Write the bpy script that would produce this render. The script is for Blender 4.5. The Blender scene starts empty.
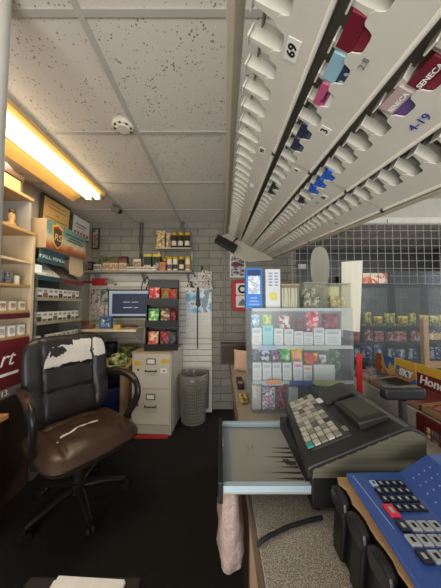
import bpy, math, random
from mathutils import Vector, Matrix, Euler
random.seed(7)
R = math.radians
scene = bpy.context.scene
COL = scene.collection

# ------------------------------------------------------------------ materials
def lin(c):
    return tuple(((v/255)/12.92 if v/255 <= .04045 else (((v/255)+.055)/1.055)**2.4) for v in c[:3]) + (1.0,)
_m = {}
def nt(name):
    m = bpy.data.materials.new(name); m.use_nodes = True
    t = m.node_tree; t.nodes.clear()
    o = t.nodes.new('ShaderNodeOutputMaterial'); b = t.nodes.new('ShaderNodeBsdfPrincipled')
    t.links.new(b.outputs[0], o.inputs[0])
    return m, t, b, o
def mat(name, c, rough=.6, metal=0, var=.12, scale=18, bump=0, bscale=60, spec=.4, sub=0):
    """plain surface with a little noise mottling"""
    if name in _m: return _m[name]
    m, t, b, o = nt(name)
    n = t.nodes; L = t.links
    tc = n.new('ShaderNodeTexCoord')
    no = n.new('ShaderNodeTexNoise'); no.inputs['Scale'].default_value = scale; no.inputs['Detail'].default_value = 5
    L.new(tc.outputs['Object'], no.inputs['Vector'])
    mx = n.new('ShaderNodeMix'); mx.data_type = 'RGBA'
    a = lin(c)
    mx.inputs[6].default_value = tuple(v*(1-var) for v in a[:3])+(1,)
    mx.inputs[7].default_value = tuple(min(1, v*(1+var)) for v in a[:3])+(1,)
    L.new(no.outputs[0], mx.inputs[0]); L.new(mx.outputs[2], b.inputs['Base Color'])
    b.inputs['Roughness'].default_value = rough; b.inputs['Metallic'].default_value = metal
    b.inputs['Specular IOR Level'].default_value = spec
    if bump:
        n2 = n.new('ShaderNodeTexNoise'); n2.inputs['Scale'].default_value = bscale; n2.inputs['Detail'].default_value = 6
        L.new(tc.outputs['Object'], n2.inputs['Vector'])
        bp = n.new('ShaderNodeBump'); bp.inputs['Strength'].default_value = bump; bp.inputs['Distance'].default_value = .01
        L.new(n2.outputs[0], bp.inputs['Height']); L.new(bp.outputs[0], b.inputs['Normal'])
    _m[name] = m; return m
def printed(name, cols, scale=30, rough=.45, stretch=(1, 1, 1)):
    """printed packaging: blotches of flat ink colours"""
    if name in _m: return _m[name]
    m, t, b, o = nt(name); n = t.nodes; L = t.links
    tc = n.new('ShaderNodeTexCoord'); mp = n.new('ShaderNodeMapping'); mp.inputs['Scale'].default_value = stretch
    mp.inputs['Location'].default_value = (random.random()*9, random.random()*9, random.random()*9)
    L.new(tc.outputs['Object'], mp.inputs[0])
    no = n.new('ShaderNodeTexNoise'); no.inputs['Scale'].default_value = scale; no.inputs['Detail'].default_value = 2
    L.new(mp.outputs[0], no.inputs['Vector'])
    cr = n.new('ShaderNodeValToRGB'); cr.color_ramp.interpolation = 'CONSTANT'
    e = cr.color_ramp.elements
    k = len(cols)
    pos = [0] + [.36 + .28*i/max(1, k-1) + .04 for i in range(k-1)]
    e[0].position = 0; e[0].color = lin(cols[0]); e[1].position = pos[1] if k > 1 else 1; e[1].color = lin(cols[1] if k > 1 else cols[0])
    for i in range(2, k):
        q = e.new(pos[i]); q.color = lin(cols[i])
    L.new(no.outputs[0], cr.inputs[0]); L.new(cr.outputs[0], b.inputs['Base Color'])
    b.inputs['Roughness'].default_value = rough
    _m[name] = m; return m
def emit(name, c, s):
    if name in _m: return _m[name]
    m, t, b, o = nt(name)
    b.inputs['Base Color'].default_value = lin(c)
    b.inputs['Emission Color'].default_value = lin(c); b.inputs['Emission Strength'].default_value = s
    _m[name] = m; return m
def clear(name, tint=(240, 245, 245), gloss=.08, haze=.0, hz=(200, 205, 205)):
    if name in _m: return _m[name]
    m, t, b, o = nt(name); n = t.nodes; L = t.links
    tr = n.new('ShaderNodeBsdfTransparent'); tr.inputs[0].default_value = lin(tint)
    gl = n.new('ShaderNodeBsdfGlossy'); gl.inputs['Roughness'].default_value = .22
    df = n.new('ShaderNodeBsdfDiffuse'); df.inputs[0].default_value = lin(hz)
    lw = n.new('ShaderNodeLayerWeight'); lw.inputs[0].default_value = .25
    ma = n.new('ShaderNodeMath'); ma.operation = 'MULTIPLY_ADD'; ma.inputs[1].default_value = .16; ma.inputs[2].default_value = gloss*.4
    L.new(lw.outputs['Facing'], ma.inputs[0])
    m1 = n.new('ShaderNodeMixShader'); L.new(ma.outputs[0], m1.inputs[0]); L.new(tr.outputs[0], m1.inputs[1]); L.new(gl.outputs[0], m1.inputs[2])
    m2 = n.new('ShaderNodeMixShader'); L.new(m1.outputs[0], m2.inputs[1]); L.new(df.outputs[0], m2.inputs[2])
    if haze:
        no = n.new('ShaderNodeTexNoise'); no.inputs['Scale'].default_value = 4; no.inputs['Detail'].default_value = 4
        tc = n.new('ShaderNodeTexCoord'); L.new(tc.outputs['Object'], no.inputs['Vector'])
        mm = n.new('ShaderNodeMath'); mm.operation = 'MULTIPLY'; mm.inputs[1].default_value = haze*2
        L.new(no.outputs[0], mm.inputs[0]); L.new(mm.outputs[0], m2.inputs[0])
    else: m2.inputs[0].default_value = 0
    L.new(m2.outputs[0], o.inputs[0]); _m[name] = m; return m

def brick_mat():
    m, t, b, o = nt('painted_block'); n = t.nodes; L = t.links
    tc = n.new('ShaderNodeTexCoord'); sp = n.new('ShaderNodeSeparateXYZ'); cb = n.new('ShaderNodeCombineXYZ')
    L.new(tc.outputs['Object'], sp.inputs[0]); L.new(sp.outputs[0], cb.inputs[0]); L.new(sp.outputs[2], cb.inputs[1])
    br = n.new('ShaderNodeTexBrick'); L.new(cb.outputs[0], br.inputs[0])
    br.inputs['Color1'].default_value = lin((158, 155, 143)); br.inputs['Color2'].default_value = lin((142, 140, 129)); br.inputs['Mortar'].default_value = lin((118, 116, 107))
    br.inputs['Scale'].default_value = 1; br.inputs['Mortar Size'].default_value = .006; br.inputs['Mortar Smooth'].default_value = .5
    br.inputs['Brick Width'].default_value = .30; br.inputs['Row Height'].default_value = .10
    no = n.new('ShaderNodeTexNoise'); no.inputs['Scale'].default_value = 9; no.inputs['Detail'].default_value = 8; L.new(tc.outputs['Object'], no.inputs['Vector'])
    mx = n.new('ShaderNodeMix'); mx.data_type = 'RGBA'; mx.blend_type = 'MULTIPLY'; mx.inputs[0].default_value = .35
    L.new(br.outputs[0], mx.inputs[6]); L.new(no.outputs[0], mx.inputs[7]); L.new(mx.outputs[2], b.inputs['Base Color'])
    bp = n.new('ShaderNodeBump'); bp.inputs['Strength'].default_value = .6; bp.inputs['Distance'].default_value = .008; bp.invert = True
    L.new(br.outputs['Fac'], bp.inputs['Height']); L.new(bp.outputs[0], b.inputs['Normal'])
    b.inputs['Roughness'].default_value = .6; _m['painted_block'] = m; return m
def tile_mat():
    m, t, b, o = nt('ceiling_tile'); n = t.nodes; L = t.links
    tc = n.new('ShaderNodeTexCoord')
    vo = n.new('ShaderNodeTexVoronoi'); vo.inputs['Scale'].default_value = 62; L.new(tc.outputs['Object'], vo.inputs['Vector'])
    no = n.new('ShaderNodeTexNoise'); no.inputs['Scale'].default_value = 22; no.inputs['Detail'].default_value = 4; L.new(tc.outputs['Object'], no.inputs['Vector'])
    ad = n.new('ShaderNodeMath'); ad.operation = 'MULTIPLY_ADD'; ad.inputs[1].default_value = .9; ad.inputs[2].default_value = -.28
    L.new(no.outputs[0], ad.inputs[0])
    gt = n.new('ShaderNodeMath'); gt.operation = 'LESS_THAN'; L.new(vo.outputs['Distance'], gt.inputs[0]); L.new(ad.outputs[0], gt.inputs[1])
    mx = n.new('ShaderNodeMix'); mx.data_type = 'RGBA'; mx.inputs[6].default_value = lin((206, 200, 190)); mx.inputs[7].default_value = lin((138, 131, 121))
    L.new(gt.outputs[0], mx.inputs[0]); L.new(mx.outputs[2], b.inputs['Base Color'])
    bp = n.new('ShaderNodeBump'); bp.inputs['Strength'].default_value = .5; bp.inputs['Distance'].default_value = .005; bp.invert = True
    L.new(gt.outputs[0], bp.inputs['Height']); L.new(bp.outputs[0], b.inputs['Normal']); b.inputs['Roughness'].default_value = .95
    _m['ceiling_tile'] = m; return m
def speckle_mat():
    m, t, b, o = nt('speckled_laminate'); n = t.nodes; L = t.links
    tc = n.new('ShaderNodeTexCoord'); no = n.new('ShaderNodeTexNoise'); no.inputs['Scale'].default_value = 420; no.inputs['Detail'].default_value = 2
    L.new(tc.outputs['Object'], no.inputs['Vector']); cr = n.new('ShaderNodeValToRGB'); L.new(no.outputs[0], cr.inputs[0])
    e = cr.color_ramp.elements; e[0].position = .36; e[0].color = lin((98, 90, 79)); e[1].position = .62; e[1].color = lin((182, 174, 160))
    q = e.new(.48); q.color = lin((142, 134, 121))
    L.new(cr.outputs[0], b.inputs['Base Color']); b.inputs['Roughness'].default_value = .4; _m['speckled_laminate'] = m; return m
def wood_mat(name, c, k=.5, rough=.45, axis=0):
    if name in _m: return _m[name]
    m, t, b, o = nt(name); n = t.nodes; L = t.links
    tc = n.new('ShaderNodeTexCoord'); mp = n.new('ShaderNodeMapping')
    s = [30, 30, 30]; s[axis] = 2.5; mp.inputs['Scale'].default_value = s
    L.new(tc.outputs['Object'], mp.inputs[0]); no = n.new('ShaderNodeTexNoise'); no.inputs['Scale'].default_value = 1; no.inputs['Detail'].default_value = 5
    L.new(mp.outputs[0], no.inputs['Vector']); mx = n.new('ShaderNodeMix'); mx.data_type = 'RGBA'; L.new(no.outputs[0], mx.inputs[0])
    a = lin(c); mx.inputs[6].default_value = tuple(v*k for v in a[:3])+(1,); mx.inputs[7].default_value = tuple(min(1, v*1.25) for v in a[:3])+(1,)
    L.new(mx.outputs[2], b.inputs['Base Color']); b.inputs['Roughness'].default_value = rough; _m[name] = m; return m
def camo_mat(): return printed('camouflage', [(40, 46, 30), (96, 108, 60), (150, 158, 96), (196, 198, 168)], 22, .8)

# ------------------------------------------------------------------ mesh builder
class B:
    def __init__(s): s.v = []; s.f = []; s.mi = []; s.T = Matrix.Identity(4); s.m = 0
    def add(s, vs, fs, m=None):
        k = len(s.v); s.v += [s.T @ Vector(p) for p in vs]
        for f in fs: s.f.append([i+k for i in f]); s.mi.append(s.m if m is None else m)
        return s
    def box(s, x0, x1, y0, y1, z0, z1, m=None):
        return s.add([(x0,y0,z0),(x1,y0,z0),(x1,y1,z0),(x0,y1,z0),(x0,y0,z1),(x1,y0,z1),(x1,y1,z1),(x0,y1,z1)],
                     [(0,3,2,1),(4,5,6,7),(0,1,5,4),(1,2,6,5),(2,3,7,6),(3,0,4,7)], m)
    def quad(s, a, b, c, d, m=None): return s.add([a,b,c,d], [(0,1,2,3)], m)
    def prism(s, poly, ax, a0, a1, m=None):
        n = len(poly)
        def P(p, a): return {'x': (a,p[0],p[1]), 'y': (p[0],a,p[1]), 'z': (p[0],p[1],a)}[ax]
        fs = [tuple(range(n))[::-1], tuple(range(n, 2*n))] + [(i, (i+1) % n, n+(i+1) % n, n+i) for i in range(n)]
        return s.add([P(p,a0) for p in poly]+[P(p,a1) for p in poly], fs, m)
    def loft(s, rings, cap=True, closed=True, m=None):
        n = len(rings[0]); vs = [p for r in rings for p in r]; fs = []
        for i in range(len(rings)-1):
            for j in range(n if closed else n-1):
                k = (j+1) % n; fs.append((i*n+j, i*n+k, (i+1)*n+k, (i+1)*n+j))
        if cap: fs += [tuple(range(n))[::-1], tuple(range((len(rings)-1)*n, len(rings)*n))]
        return s.add(vs, fs, m)
    def tube(s, pts, r, n=10, m=None, flat=None, up=(0,0,1)):
        pts = [Vector(p) for p in pts]; rings = []
        for i, p in enumerate(pts):
            d = (pts[min(i+1, len(pts)-1)] - pts[max(i-1, 0)]).normalized()
            u = Vector(up)
            if abs(d.dot(u)) > .97: u = Vector((1,0,0))
            a = d.cross(u).normalized(); b = d.cross(a).normalized()
            rr = r[i] if isinstance(r, (list, tuple)) else r
            ra, rb = (rr, rr) if flat is None else (rr*flat[0], rr*flat[1])
            rings.append([tuple(p + a*math.cos(2*math.pi*k/n)*ra + b*math.sin(2*math.pi*k/n)*rb) for k in range(n)])
        return s.loft(rings, m=m)
    def lathe(s, prof, c=(0,0,0), n=24, m=None, cap=True):
        rings = [[(c[0]+r*math.cos(2*math.pi*k/n), c[1]+r*math.sin(2*math.pi*k/n), c[2]+z) for k in range(n)] for r, z in prof]
        return s.loft(rings, cap=cap, m=m)
    def ball(s, c, r, n=14, m=None):
        rx, ry, rz = r if isinstance(r, (tuple, list)) else (r, r, r); rings = []
        for i in range(1, n):
            a = math.pi*i/n - math.pi/2
            rings.append([(c[0]+rx*math.cos(a)*math.cos(2*math.pi*k/(2*n)), c[1]+ry*math.cos(a)*math.sin(2*math.pi*k/(2*n)), c[2]+rz*math.sin(a)) for k in range(2*n)])
        return s.loft(rings, m=m)
    def pouch(s, w, h, d, seal=.08, nx=8, nz=12, m=None, wob=.0):
        """pillow bag standing on z=0, front -y, crimped top and bottom edge"""
        fr, bk = [], []
        for j in range(nz+1):
            v = j/nz; rf, rb = [], []
            for i in range(nx+1):
                u = i/nx*2-1
                e = max(0, min(1, (v/seal if v < .5 else (1-v)/seal) - 1)) if seal > 0 else 1
                bul = d/2*(1-abs(u)**2.5)**.5*min(1, e*.6)**.7 if e > 0 else 0
                x = w/2*u*(1 - .06*math.sin(math.pi*v)) ; zz = h*v
                wb = wob*math.sin(7*u+11*v)*bul
                rf.append((x, -bul-.0006+wb, zz)); rb.append((x, bul+.0006, zz))
            fr.append(rf); bk.append(rb)
        n = nx+1; vs = [p for r in fr for p in r] + [p for r in bk for p in r]; o = len(fr)*n; fs = []
        for j in range(nz):
            for i in range(nx):
                a = j*n+i; fs.append((a, a+1, a+n+1, a+n)); fs.append((o+a, o+a+n, o+a+n+1, o+a+1))
            fs.append((j*n, (j+1)*n, o+(j+1)*n, o+j*n)); fs.append((j*n+nx, o+j*n+nx, o+(j+1)*n+nx, (j+1)*n+nx))
        for i in range(nx):
            fs.append((i, o+i, o+i+1, i+1)); a = nz*n+i; fs.append((a, a+1, o+a+1, o+a))
        return s.add(vs, fs, m)
    def text(s, body, size, M, depth=.0006, m=None, align='CENTER', shear=0, bold=0):
        cu = bpy.data.curves.new('lettering', 'FONT'); cu.body = body; cu.size = size; cu.extrude = depth; cu.align_x = align; cu.align_y = 'CENTER'
        cu.shear = shear; cu.resolution_u = 3; cu.offset = bold
        ob = bpy.data.objects.new('lettering_source', cu); COL.objects.link(ob)
        dg = bpy.context.evaluated_depsgraph_get(); me = bpy.data.meshes.new_from_object(ob.evaluated_get(dg))
        s.add([tuple(M @ v.co) for v in me.vertices], [tuple(p.vertices) for p in me.polygons], m)
        bpy.data.objects.remove(ob); bpy.data.curves.remove(cu); bpy.data.meshes.remove(me)
        return s

WM = {}
def build(b, name, mats, parent=None, smooth=None, bevel=0, loc=None, rot=None, world=False, sub=0, seg=2):
    """link the builder's shapes as ONE mesh object; world=True: vertices were given in world coordinates"""
    me = bpy.data.meshes.new(name); vs = b.v
    if parent is not None and world:
        inv = WM[parent].inverted(); vs = [inv @ v for v in vs]
    me.from_pydata([tuple(v) for v in vs], [], b.f); me.update()
    for m in (mats if isinstance(mats, (list, tuple)) else [mats]): me.materials.append(m)
    me.polygons.foreach_set('material_index', b.mi)
    if smooth is not None:
        me.polygons.foreach_set('use_smooth', [True]*len(me.polygons)); me.set_sharp_from_angle(angle=R(smooth))
    o = bpy.data.objects.new(name, me); COL.objects.link(o)
    if parent is not None: o.parent = parent; WM[o] = WM[parent]
    else:
        L = Matrix.Translation(loc or (0,0,0)) @ Euler(rot or (0,0,0)).to_matrix().to_4x4()
        o.matrix_world = L; WM[o] = L
        if world:
            inv = L.inverted(); me.transform(inv)
    if bevel:
        bv = o.modifiers.new('bevel', 'BEVEL'); bv.width = bevel; bv.segments = seg; bv.limit_method = 'ANGLE'; bv.angle_limit = R(40)
    if sub:
        ss = o.modifiers.new('subdivision', 'SUBSURF'); ss.levels = sub; ss.render_levels = sub
    return o
def tag(o, label, cat, group=None):
    o['label'] = label; o['category'] = cat
    if group: o['group'] = group
    return o
def thing(name, label, cat, loc=(0,0,0), rot=(0,0,0), group=None, M=None):
    o = bpy.data.objects.new(name, None); o.empty_display_size = .05; COL.objects.link(o)
    L = M if M is not None else Matrix.Translation(loc) @ Euler(rot).to_matrix().to_4x4()
    o.matrix_world = L; WM[o] = L
    return tag(o, label, cat, group)
def structure(o): o['kind'] = 'structure'; return o
KIDS = lambda r: [o for o in COL.objects if o.parent == r]
def dup(root, loc=None, rot=None, label=None, group=None, M=None):
    def cp(o, par):
        c = o.copy(); COL.objects.link(c)
        if par: c.parent = par
        for k in KIDS(o): cp(k, c)
        return c
    r = cp(root, None)
    L = M if M is not None else Matrix.Translation(loc) @ Euler(rot or (0,0,0)).to_matrix().to_4x4()
    r.matrix_world = L; WM[r] = L
    if label: r['label'] = label
    if group: r['group'] = group
    return r
def rz(a): return Matrix.Rotation(a, 4, 'Z')
def rx(a): return Matrix.Rotation(a, 4, 'X')
def ry(a): return Matrix.Rotation(a, 4, 'Y')
def tr(x, y, z): return Matrix.Translation((x, y, z))
FRONT = rx(R(90))                       # text lying in XZ, read from -Y
LEFTWALL = rz(R(90)) @ rx(R(90))        # text on a plane facing +X

# common materials
black = mat('black_plastic', (26, 26, 27), .45)
dark = mat('dark_plastic', (44, 44, 45), .5)
white = mat('white_plastic', (222, 220, 212), .5)
cream = mat('cream_paint', (214, 208, 192), .6)
paper = mat('white_paper', (232, 230, 224), .8)
card = mat('cardboard', (176, 142, 104), .85, bump=.1)
steel = mat('brushed_steel', (165, 168, 170), .35, .8)
chrome = mat('chrome_wire', (178, 178, 174), .4, .2)
oak = wood_mat('light_oak', (178, 142, 96), .7, axis=1)
oakz = wood_mat('light_oak_post', (196, 178, 148), .85, axis=2)
walnut = wood_mat('dark_walnut', (64, 46, 36), .6)
maroon = mat('maroon_paint', (112, 32, 34), .5)
red = mat('red_plastic', (190, 32, 38), .4)
inkblack = mat('black_ink', (18, 18, 20), .6)
inkwhite = mat('white_ink', (240, 240, 238), .6)
inkgrey = mat('grey_ink', (120, 122, 124), .7)

H = 1.38
# ------------------------------------------------------------------ room shell
structure(build(B().box(-1.86, 4.4, -1.6, 4.8, -.06, 0), 'floor', mat('black_carpet', (21, 18, 16), .95, var=.4, scale=60, bump=.5, bscale=240)))
structure(build(B().box(-1.86, 4.4, -1.6, 4.8, 2.485, 2.55), 'ceiling', tile_mat()))
g = B()
gm = mat('ceiling_rail_paint', (176, 172, 164), .5)
for x in (-1.14, -.535, .075, .685, 1.295, 1.905, 2.515, 3.125): g.box(x-.0125, x+.0125, -1.6, 4.8, 2.478, 2.4849)
for k in range(-3, 7):
    y = .823+.612*k; g.box(-1.74, 4.3, y-.0125, y+.0125, 2.4785, 2.4849)
structure(build(g, 'trim_1', gm))
structure(build(B().box(-1.74, 1.02, 3.08, 3.22, 0, 2.4849), 'wall_back', brick_mat()))
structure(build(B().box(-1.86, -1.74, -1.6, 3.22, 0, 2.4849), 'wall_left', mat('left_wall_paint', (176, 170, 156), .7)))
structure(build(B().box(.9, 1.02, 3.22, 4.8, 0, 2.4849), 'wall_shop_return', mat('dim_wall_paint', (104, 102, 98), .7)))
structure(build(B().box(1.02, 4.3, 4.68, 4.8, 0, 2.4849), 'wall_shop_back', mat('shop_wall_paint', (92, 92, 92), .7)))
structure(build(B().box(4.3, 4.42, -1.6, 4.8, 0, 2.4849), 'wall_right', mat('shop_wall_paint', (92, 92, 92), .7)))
structure(build(B().box(1.25, 4.3, 2.36, 2.6, 2.245, 2.4849), 'trim_2', mat('soffit_paint', (196, 192, 180), .6), bevel=.004))
structure(build(B().box(1.25, 4.3, 2.33, 2.36, 2.20, 2.275), 'trim_3', mat('soffit_trim', (226, 222, 208), .5), bevel=.006))
structure(build(B().lathe([(.028, 0), (.028, 2.4849)], (-.760, .75, 0), 20), 'trim_4', mat('white_post_paint', (196, 192, 182), .5), smooth=40))

# slatwall on the back wall
b = B()
z = .56
b.box(-1.735, -.115, 3.062, 3.078, .55, 1.80, 1)
while z < 1.78:
    b.box(-1.735, -.115, 3.045, 3.064, z, min(z+.068, 1.80), 0); z += .075
o = build(b, 'slatwall_panel', [mat('slatwall_white', (226, 222, 210), .5), mat('slat_groove', (112, 108, 100), .8)])
tag(o, 'white horizontal slatwall panel on the block wall behind the monitor', 'panel')

# ------------------------------------------------------------------ fluorescent light
L = thing('fluorescent_light', 'long two-tube fluorescent ceiling light, glowing warm white, above the left shelves', 'light', (-1.3, 1.55, 2.478))
b = B().prism([(-1.47, 2.395), (-1.455, 2.39), (-1.37, 2.436), (-1.16, 2.436), (-1.13, 2.45), (-1.13, 2.478), (-1.47, 2.478)], 'y', .85, 2.22)
build(b, 'housing', mat('light_housing_warm_glow', (240, 196, 116), .35), L, world=True)  # orange bounce from the tubes is put into the housing colour
for x in (-1.185, -1.275):
    t = build(B().tube([(x, .93, 2.405), (x, 2.17, 2.405)], .021, 14), 'tube', emit('fluorescent_glow', (255, 240, 208), 7), L, smooth=40, world=True)
    build(B().box(x-.022, x+.022, 2.17, 2.20, 2.385, 2.437).box(x-.022, x+.022, .90, .93, 2.385, 2.437), 'lamp_holder', white, t, world=True)

# smoke detector, security camera
S = thing('smoke_detector', 'round cream smoke detector on the ceiling tile beside the grid', 'detector', (-.60, 1.37, 2.4849))
build(B().lathe([(.06, 0), (.062, -.012), (.055, -.022), (.04, -.026), (.038, -.034), (.0, -.037)][::-1], n=28), 'body', cream, S, smooth=35)
b = B()
for k in range(8):
    a = k*math.pi/4; b.T = rz(a); b.box(.042, .054, -.006, .006, -.0262, -.022)
build(b, 'vent_slot', dark, S)
C_ = thing('security_camera', 'small grey bullet security camera hanging from the ceiling near the back wall', 'camera', (-1.16, 2.50, 2.478))
build(B().lathe([(.035, 0), (.035, -.012), (.02, -.018), (.0, -.02)][::-1], n=20), 'mount', steel, C_, smooth=40)
build(B().tube([(0, 0, -.015), (.012, 0, -.05)], .008), 'bracket', steel, C_, smooth=40)
c2 = build(B().tube([(-.035, .0, -.045), (.03, -.01, -.07), (.055, -.014, -.085)], [.026, .03, .03], 16), 'body', mat('camera_grey', (120, 114, 104), .4), C_, smooth=50)
build(B().tube([(.054, -.014, -.085), (.066, -.016, -.091)], .022, 16), 'lens', black, C_, smooth=50)

# ------------------------------------------------------------------ overhead cigarette rack
ev = Vector(((225-220.5)/230, math.cos(R(2.5))-(17/230)*math.sin(R(2.5)), math.sin(R(2.5))+(17/230)*math.cos(R(2.5)))).normalized()
A0 = Vector((.02, 0, H+.48)); A1 = Vector((.528, 0, H+.22))
ex = (A1-A0).normalized(); ex = (ex - ev*ex.dot(ev)).normalized(); ez = ex.cross(ev).normalized()
RM = Matrix((( ex.x, ev.x, ez.x, A0.x), (ex.y, ev.y, ez.y, A0.y), (ex.z, ev.z, ez.z, A0.z), (0,0,0,1)))
RK = thing('cigarette_rack', 'long tilted overhead cigarette pack rack with four rows of white divided trays', 'rack', M=RM)
lipm = mat('milky_plastic', (210, 207, 195), .35, var=.1, scale=14)
divm = mat('divider_plastic', (206, 203, 190), .4, var=.04)
traym = mat('tray_grey', (146, 141, 124), .7)
railm = mat('price_rail_plastic', (228, 225, 214), .3, var=.05)
framem = mat('rack_frame_beige', (176, 168, 148), .45)
gapm = mat('rack_shadow_grey', (150, 145, 128), .8)
END = 2.58
fr = B()
fr.box(-.018, .0, .0, END, -.004, .045)                 # top rail by the aisle
fr.box(.571, .585, .0, END, -.006, .19)                # lower rail
for y in (.02, .9, 1.75, END-.03): fr.box(0, .575, y, y+.025, .185, .205)
fr.box(.135, .575, .0, END, .085, .09, 1)
build(fr, 'frame', [framem, gapm], RK, bevel=.002)
for x, y in ((.10, .6), (.10, 2.0), (.5, .6), (.5, 2.0)):
    p = RM @ Vector((x, y, .2)); q = B().tube([tuple(p), (p.x, p.y, 2.4849)], .006, 8)
    build(q, 'hanger_rod', steel, RK, world=True)
PITCH = .135; X00 = .026; SL = .0611
mods = [(.06, 11), (.06+11*SL, 11), (.06+22*SL, 11), (.06+33*SL, 8)]
trays = {}
TXT = Matrix(((0, -1, 0, 0), (-1, 0, 0, 0), (0, 0, -1, 0), (0, 0, 0, 1)))   # reads along the lip, facing the aisle
for row in range(4):
    x0 = PITCH*row+X00; co = -.021 if row == 0 else 0
    for mi, (ys, n) in enumerate(mods):
        ye = ys+n*SL
        tb = B().box(x0+.130, x0+.1335, ys+.002, ye-.002, .004, .08)       # tray floor
        tb.box(x0+.034+co, x0+.037+co, ys+.002, ye-.002, .036, .05)               # divider comb bar
        tb.box(x0+.05, x0+.134, ys+.002, ye-.002, .0765, .0795)            # tray back
        tray = build(tb, 'tray', traym, RK)
        # scalloped front lip: the edge dips between the dividers
        out = []
        for k in range(n):
            y0 = ys+k*SL
            for q, xx in ((.0, .057), (.10, .052), (.27, .052), (.34, .055), (.38, .064), (.43, .071), (.55, .073), (.86, .073), (.92, .071), (.97, .064)):
                out.append((x0+xx, y0+q*SL))
        out[0] = (x0+.057, ys+.002); out.append((x0+.057, ye-.002))
        pl = out + [(x0+.128, ye-.002), (x0+.128, ys+.002)]
        lb = B()
        nn = len(out)
        # strips instead of one concave polygon
        for i in range(nn-1):
            (xa, ya), (xb, yb) = out[i], out[i+1]
            lb.add([(xa, ya, 0), (xb, yb, 0), (x0+.128, yb, 0), (x0+.128, ya, 0), (xa, ya, .0022), (xb, yb, .0022), (x0+.128, yb, .0022), (x0+.128, ya, .0022)],
                   [(0,3,2,1), (4,5,6,7), (0,1,5,4), (2,3,7,6)])
        build(lb, 'front_lip', lipm, tray)
        rl = B().tube([(x0+.132, ys+.002, -.001), (x0+.132, ye-.002, -.001)], .0048, 8)
        build(rl, 'price_rail', railm, tray, smooth=50)
        if mi < 3: build(B().box(x0+.126, x0+.139, ye-.006, ye+.004, -.007, .004), 'joint_clip', dark, tray)
        d0 = None
        for k in range(n):
            y = ys+(k+.19)*SL
            if d0 is None:
                db = B().prism([(x0+.026+co, .012), (x0+.034+co, .05), (x0+.129, .05), (x0+.129, .004), (x0+.060, .004), (x0+.045, .008)], 'y', -.001, .001)
                db.loft([[(x0+a, -w1, z1), (x0+a, w1, z1), (x0+a, w1*.8, z2), (x0+a, -w1*.8, z2)] for a, w1, z1, z2 in ((.022+co, .0035, .010, .035), (.034+co*.8, .0042, .009, .035), (.046+co*.5, .0058, .007, .035), (.056+co*.2, .0085, .005, .03), (.068, .0120, .0035, .025), (.10, .0125, .0035, .02))])
                db.box(x0+.019+co, x0+.0225+co, -.011, .011, .004, .030)
                d0 = build(db, 'divider', divm, tray); d0.location.y = y
            else:
                d = d0.copy(); COL.objects.link(d); d.parent = tray; d.location.y = y
        trays[(row, mi)] = (tray, x0)
# number stickers and pen marks on the lips
def lipmark(row, mi, y, x, body, size, m, plate=True, shear=0, turn=0):
    tray, x0 = trays[(row, mi)]
    if plate:
        s = build(B().box(x0+x-size*.55, x0+x+size*.55, y-size*.38*len(body)-.002, y+size*.38*len(body)+.002, -.0012, -.0002), 'number_sticker', paper, tray)
    bb = B().text(body, size, tr(x0+x, y, -.0016) @ TXT @ rz(turn), .0003, shear=shear, bold=.0006 if plate else 0)
    build(bb, 'number' if plate else 'pen_mark', m, s if plate else tray)
blueink = mat('blue_marker', (34, 52, 150), .6)
lipmark(0, 0, .408, .093, '69', .024, inkblack)
lipmark(1, 0, .545, .094, '3', .026, inkblack)
lipmark(2, 0, .415, .102, '4-19', .024, blueink, False)
lipmark(1, 0, .37, .085, '2.8', .016, inkgrey, False)
lipmark(3, 1, .99, .10, '43', .022, inkgrey, False)
lipmark(1, 1, .76, .09, 'A', .020, inkblack)
lipmark(0, 1, .75, .092, '90', .020, inkblack)
lipmark(2, 1, .84, .098, '86', .022, inkblack)
lipmark(2, 1, .90, .098, '16', .018, inkgrey, False)
lipmark(0, 1, 1.05, .092, '20', .02, inkwhite)
# far end panel, wrapped in foil along its lower edge
build(B().add([(-.02, END+.002, -.03), (.17, END+.002, -.185), (.36, END+.002, -.16), (.585, END+.002, -.02), (.585, END+.002, .1), (-.02, END+.002, .1),
               (-.02, END+.008, -.03), (.17, END+.008, -.185), (.36, END+.008, -.16), (.585, END+.008, -.02), (.585, END+.008, .1), (-.02, END+.008, .1)],
              [(0,1,2,3,4,5), (11,10,9,8,7,6)] + [(i, i+6, (i+1) % 6+6, (i+1) % 6) for i in range(6)]), 'end_panel', mat('end_panel_beige', (190, 184, 164), .5), RK)
fo = []
for i in range(25):
    t = i/24; fo.append((-.03+.21*t+.004*math.sin(i*2.3), END-.012+.004*math.sin(i*1.7), -.03-.16*t+.006*math.sin(i*3.1)))
build(B().tube(fo, [.020+.006*math.sin(i*2.9) for i in range(25)], 9, up=(0,1,0)), 'foil_edge', mat('crumpled_foil', (228, 228, 224), .3, .25, bump=.9, bscale=90), RK)

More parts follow.
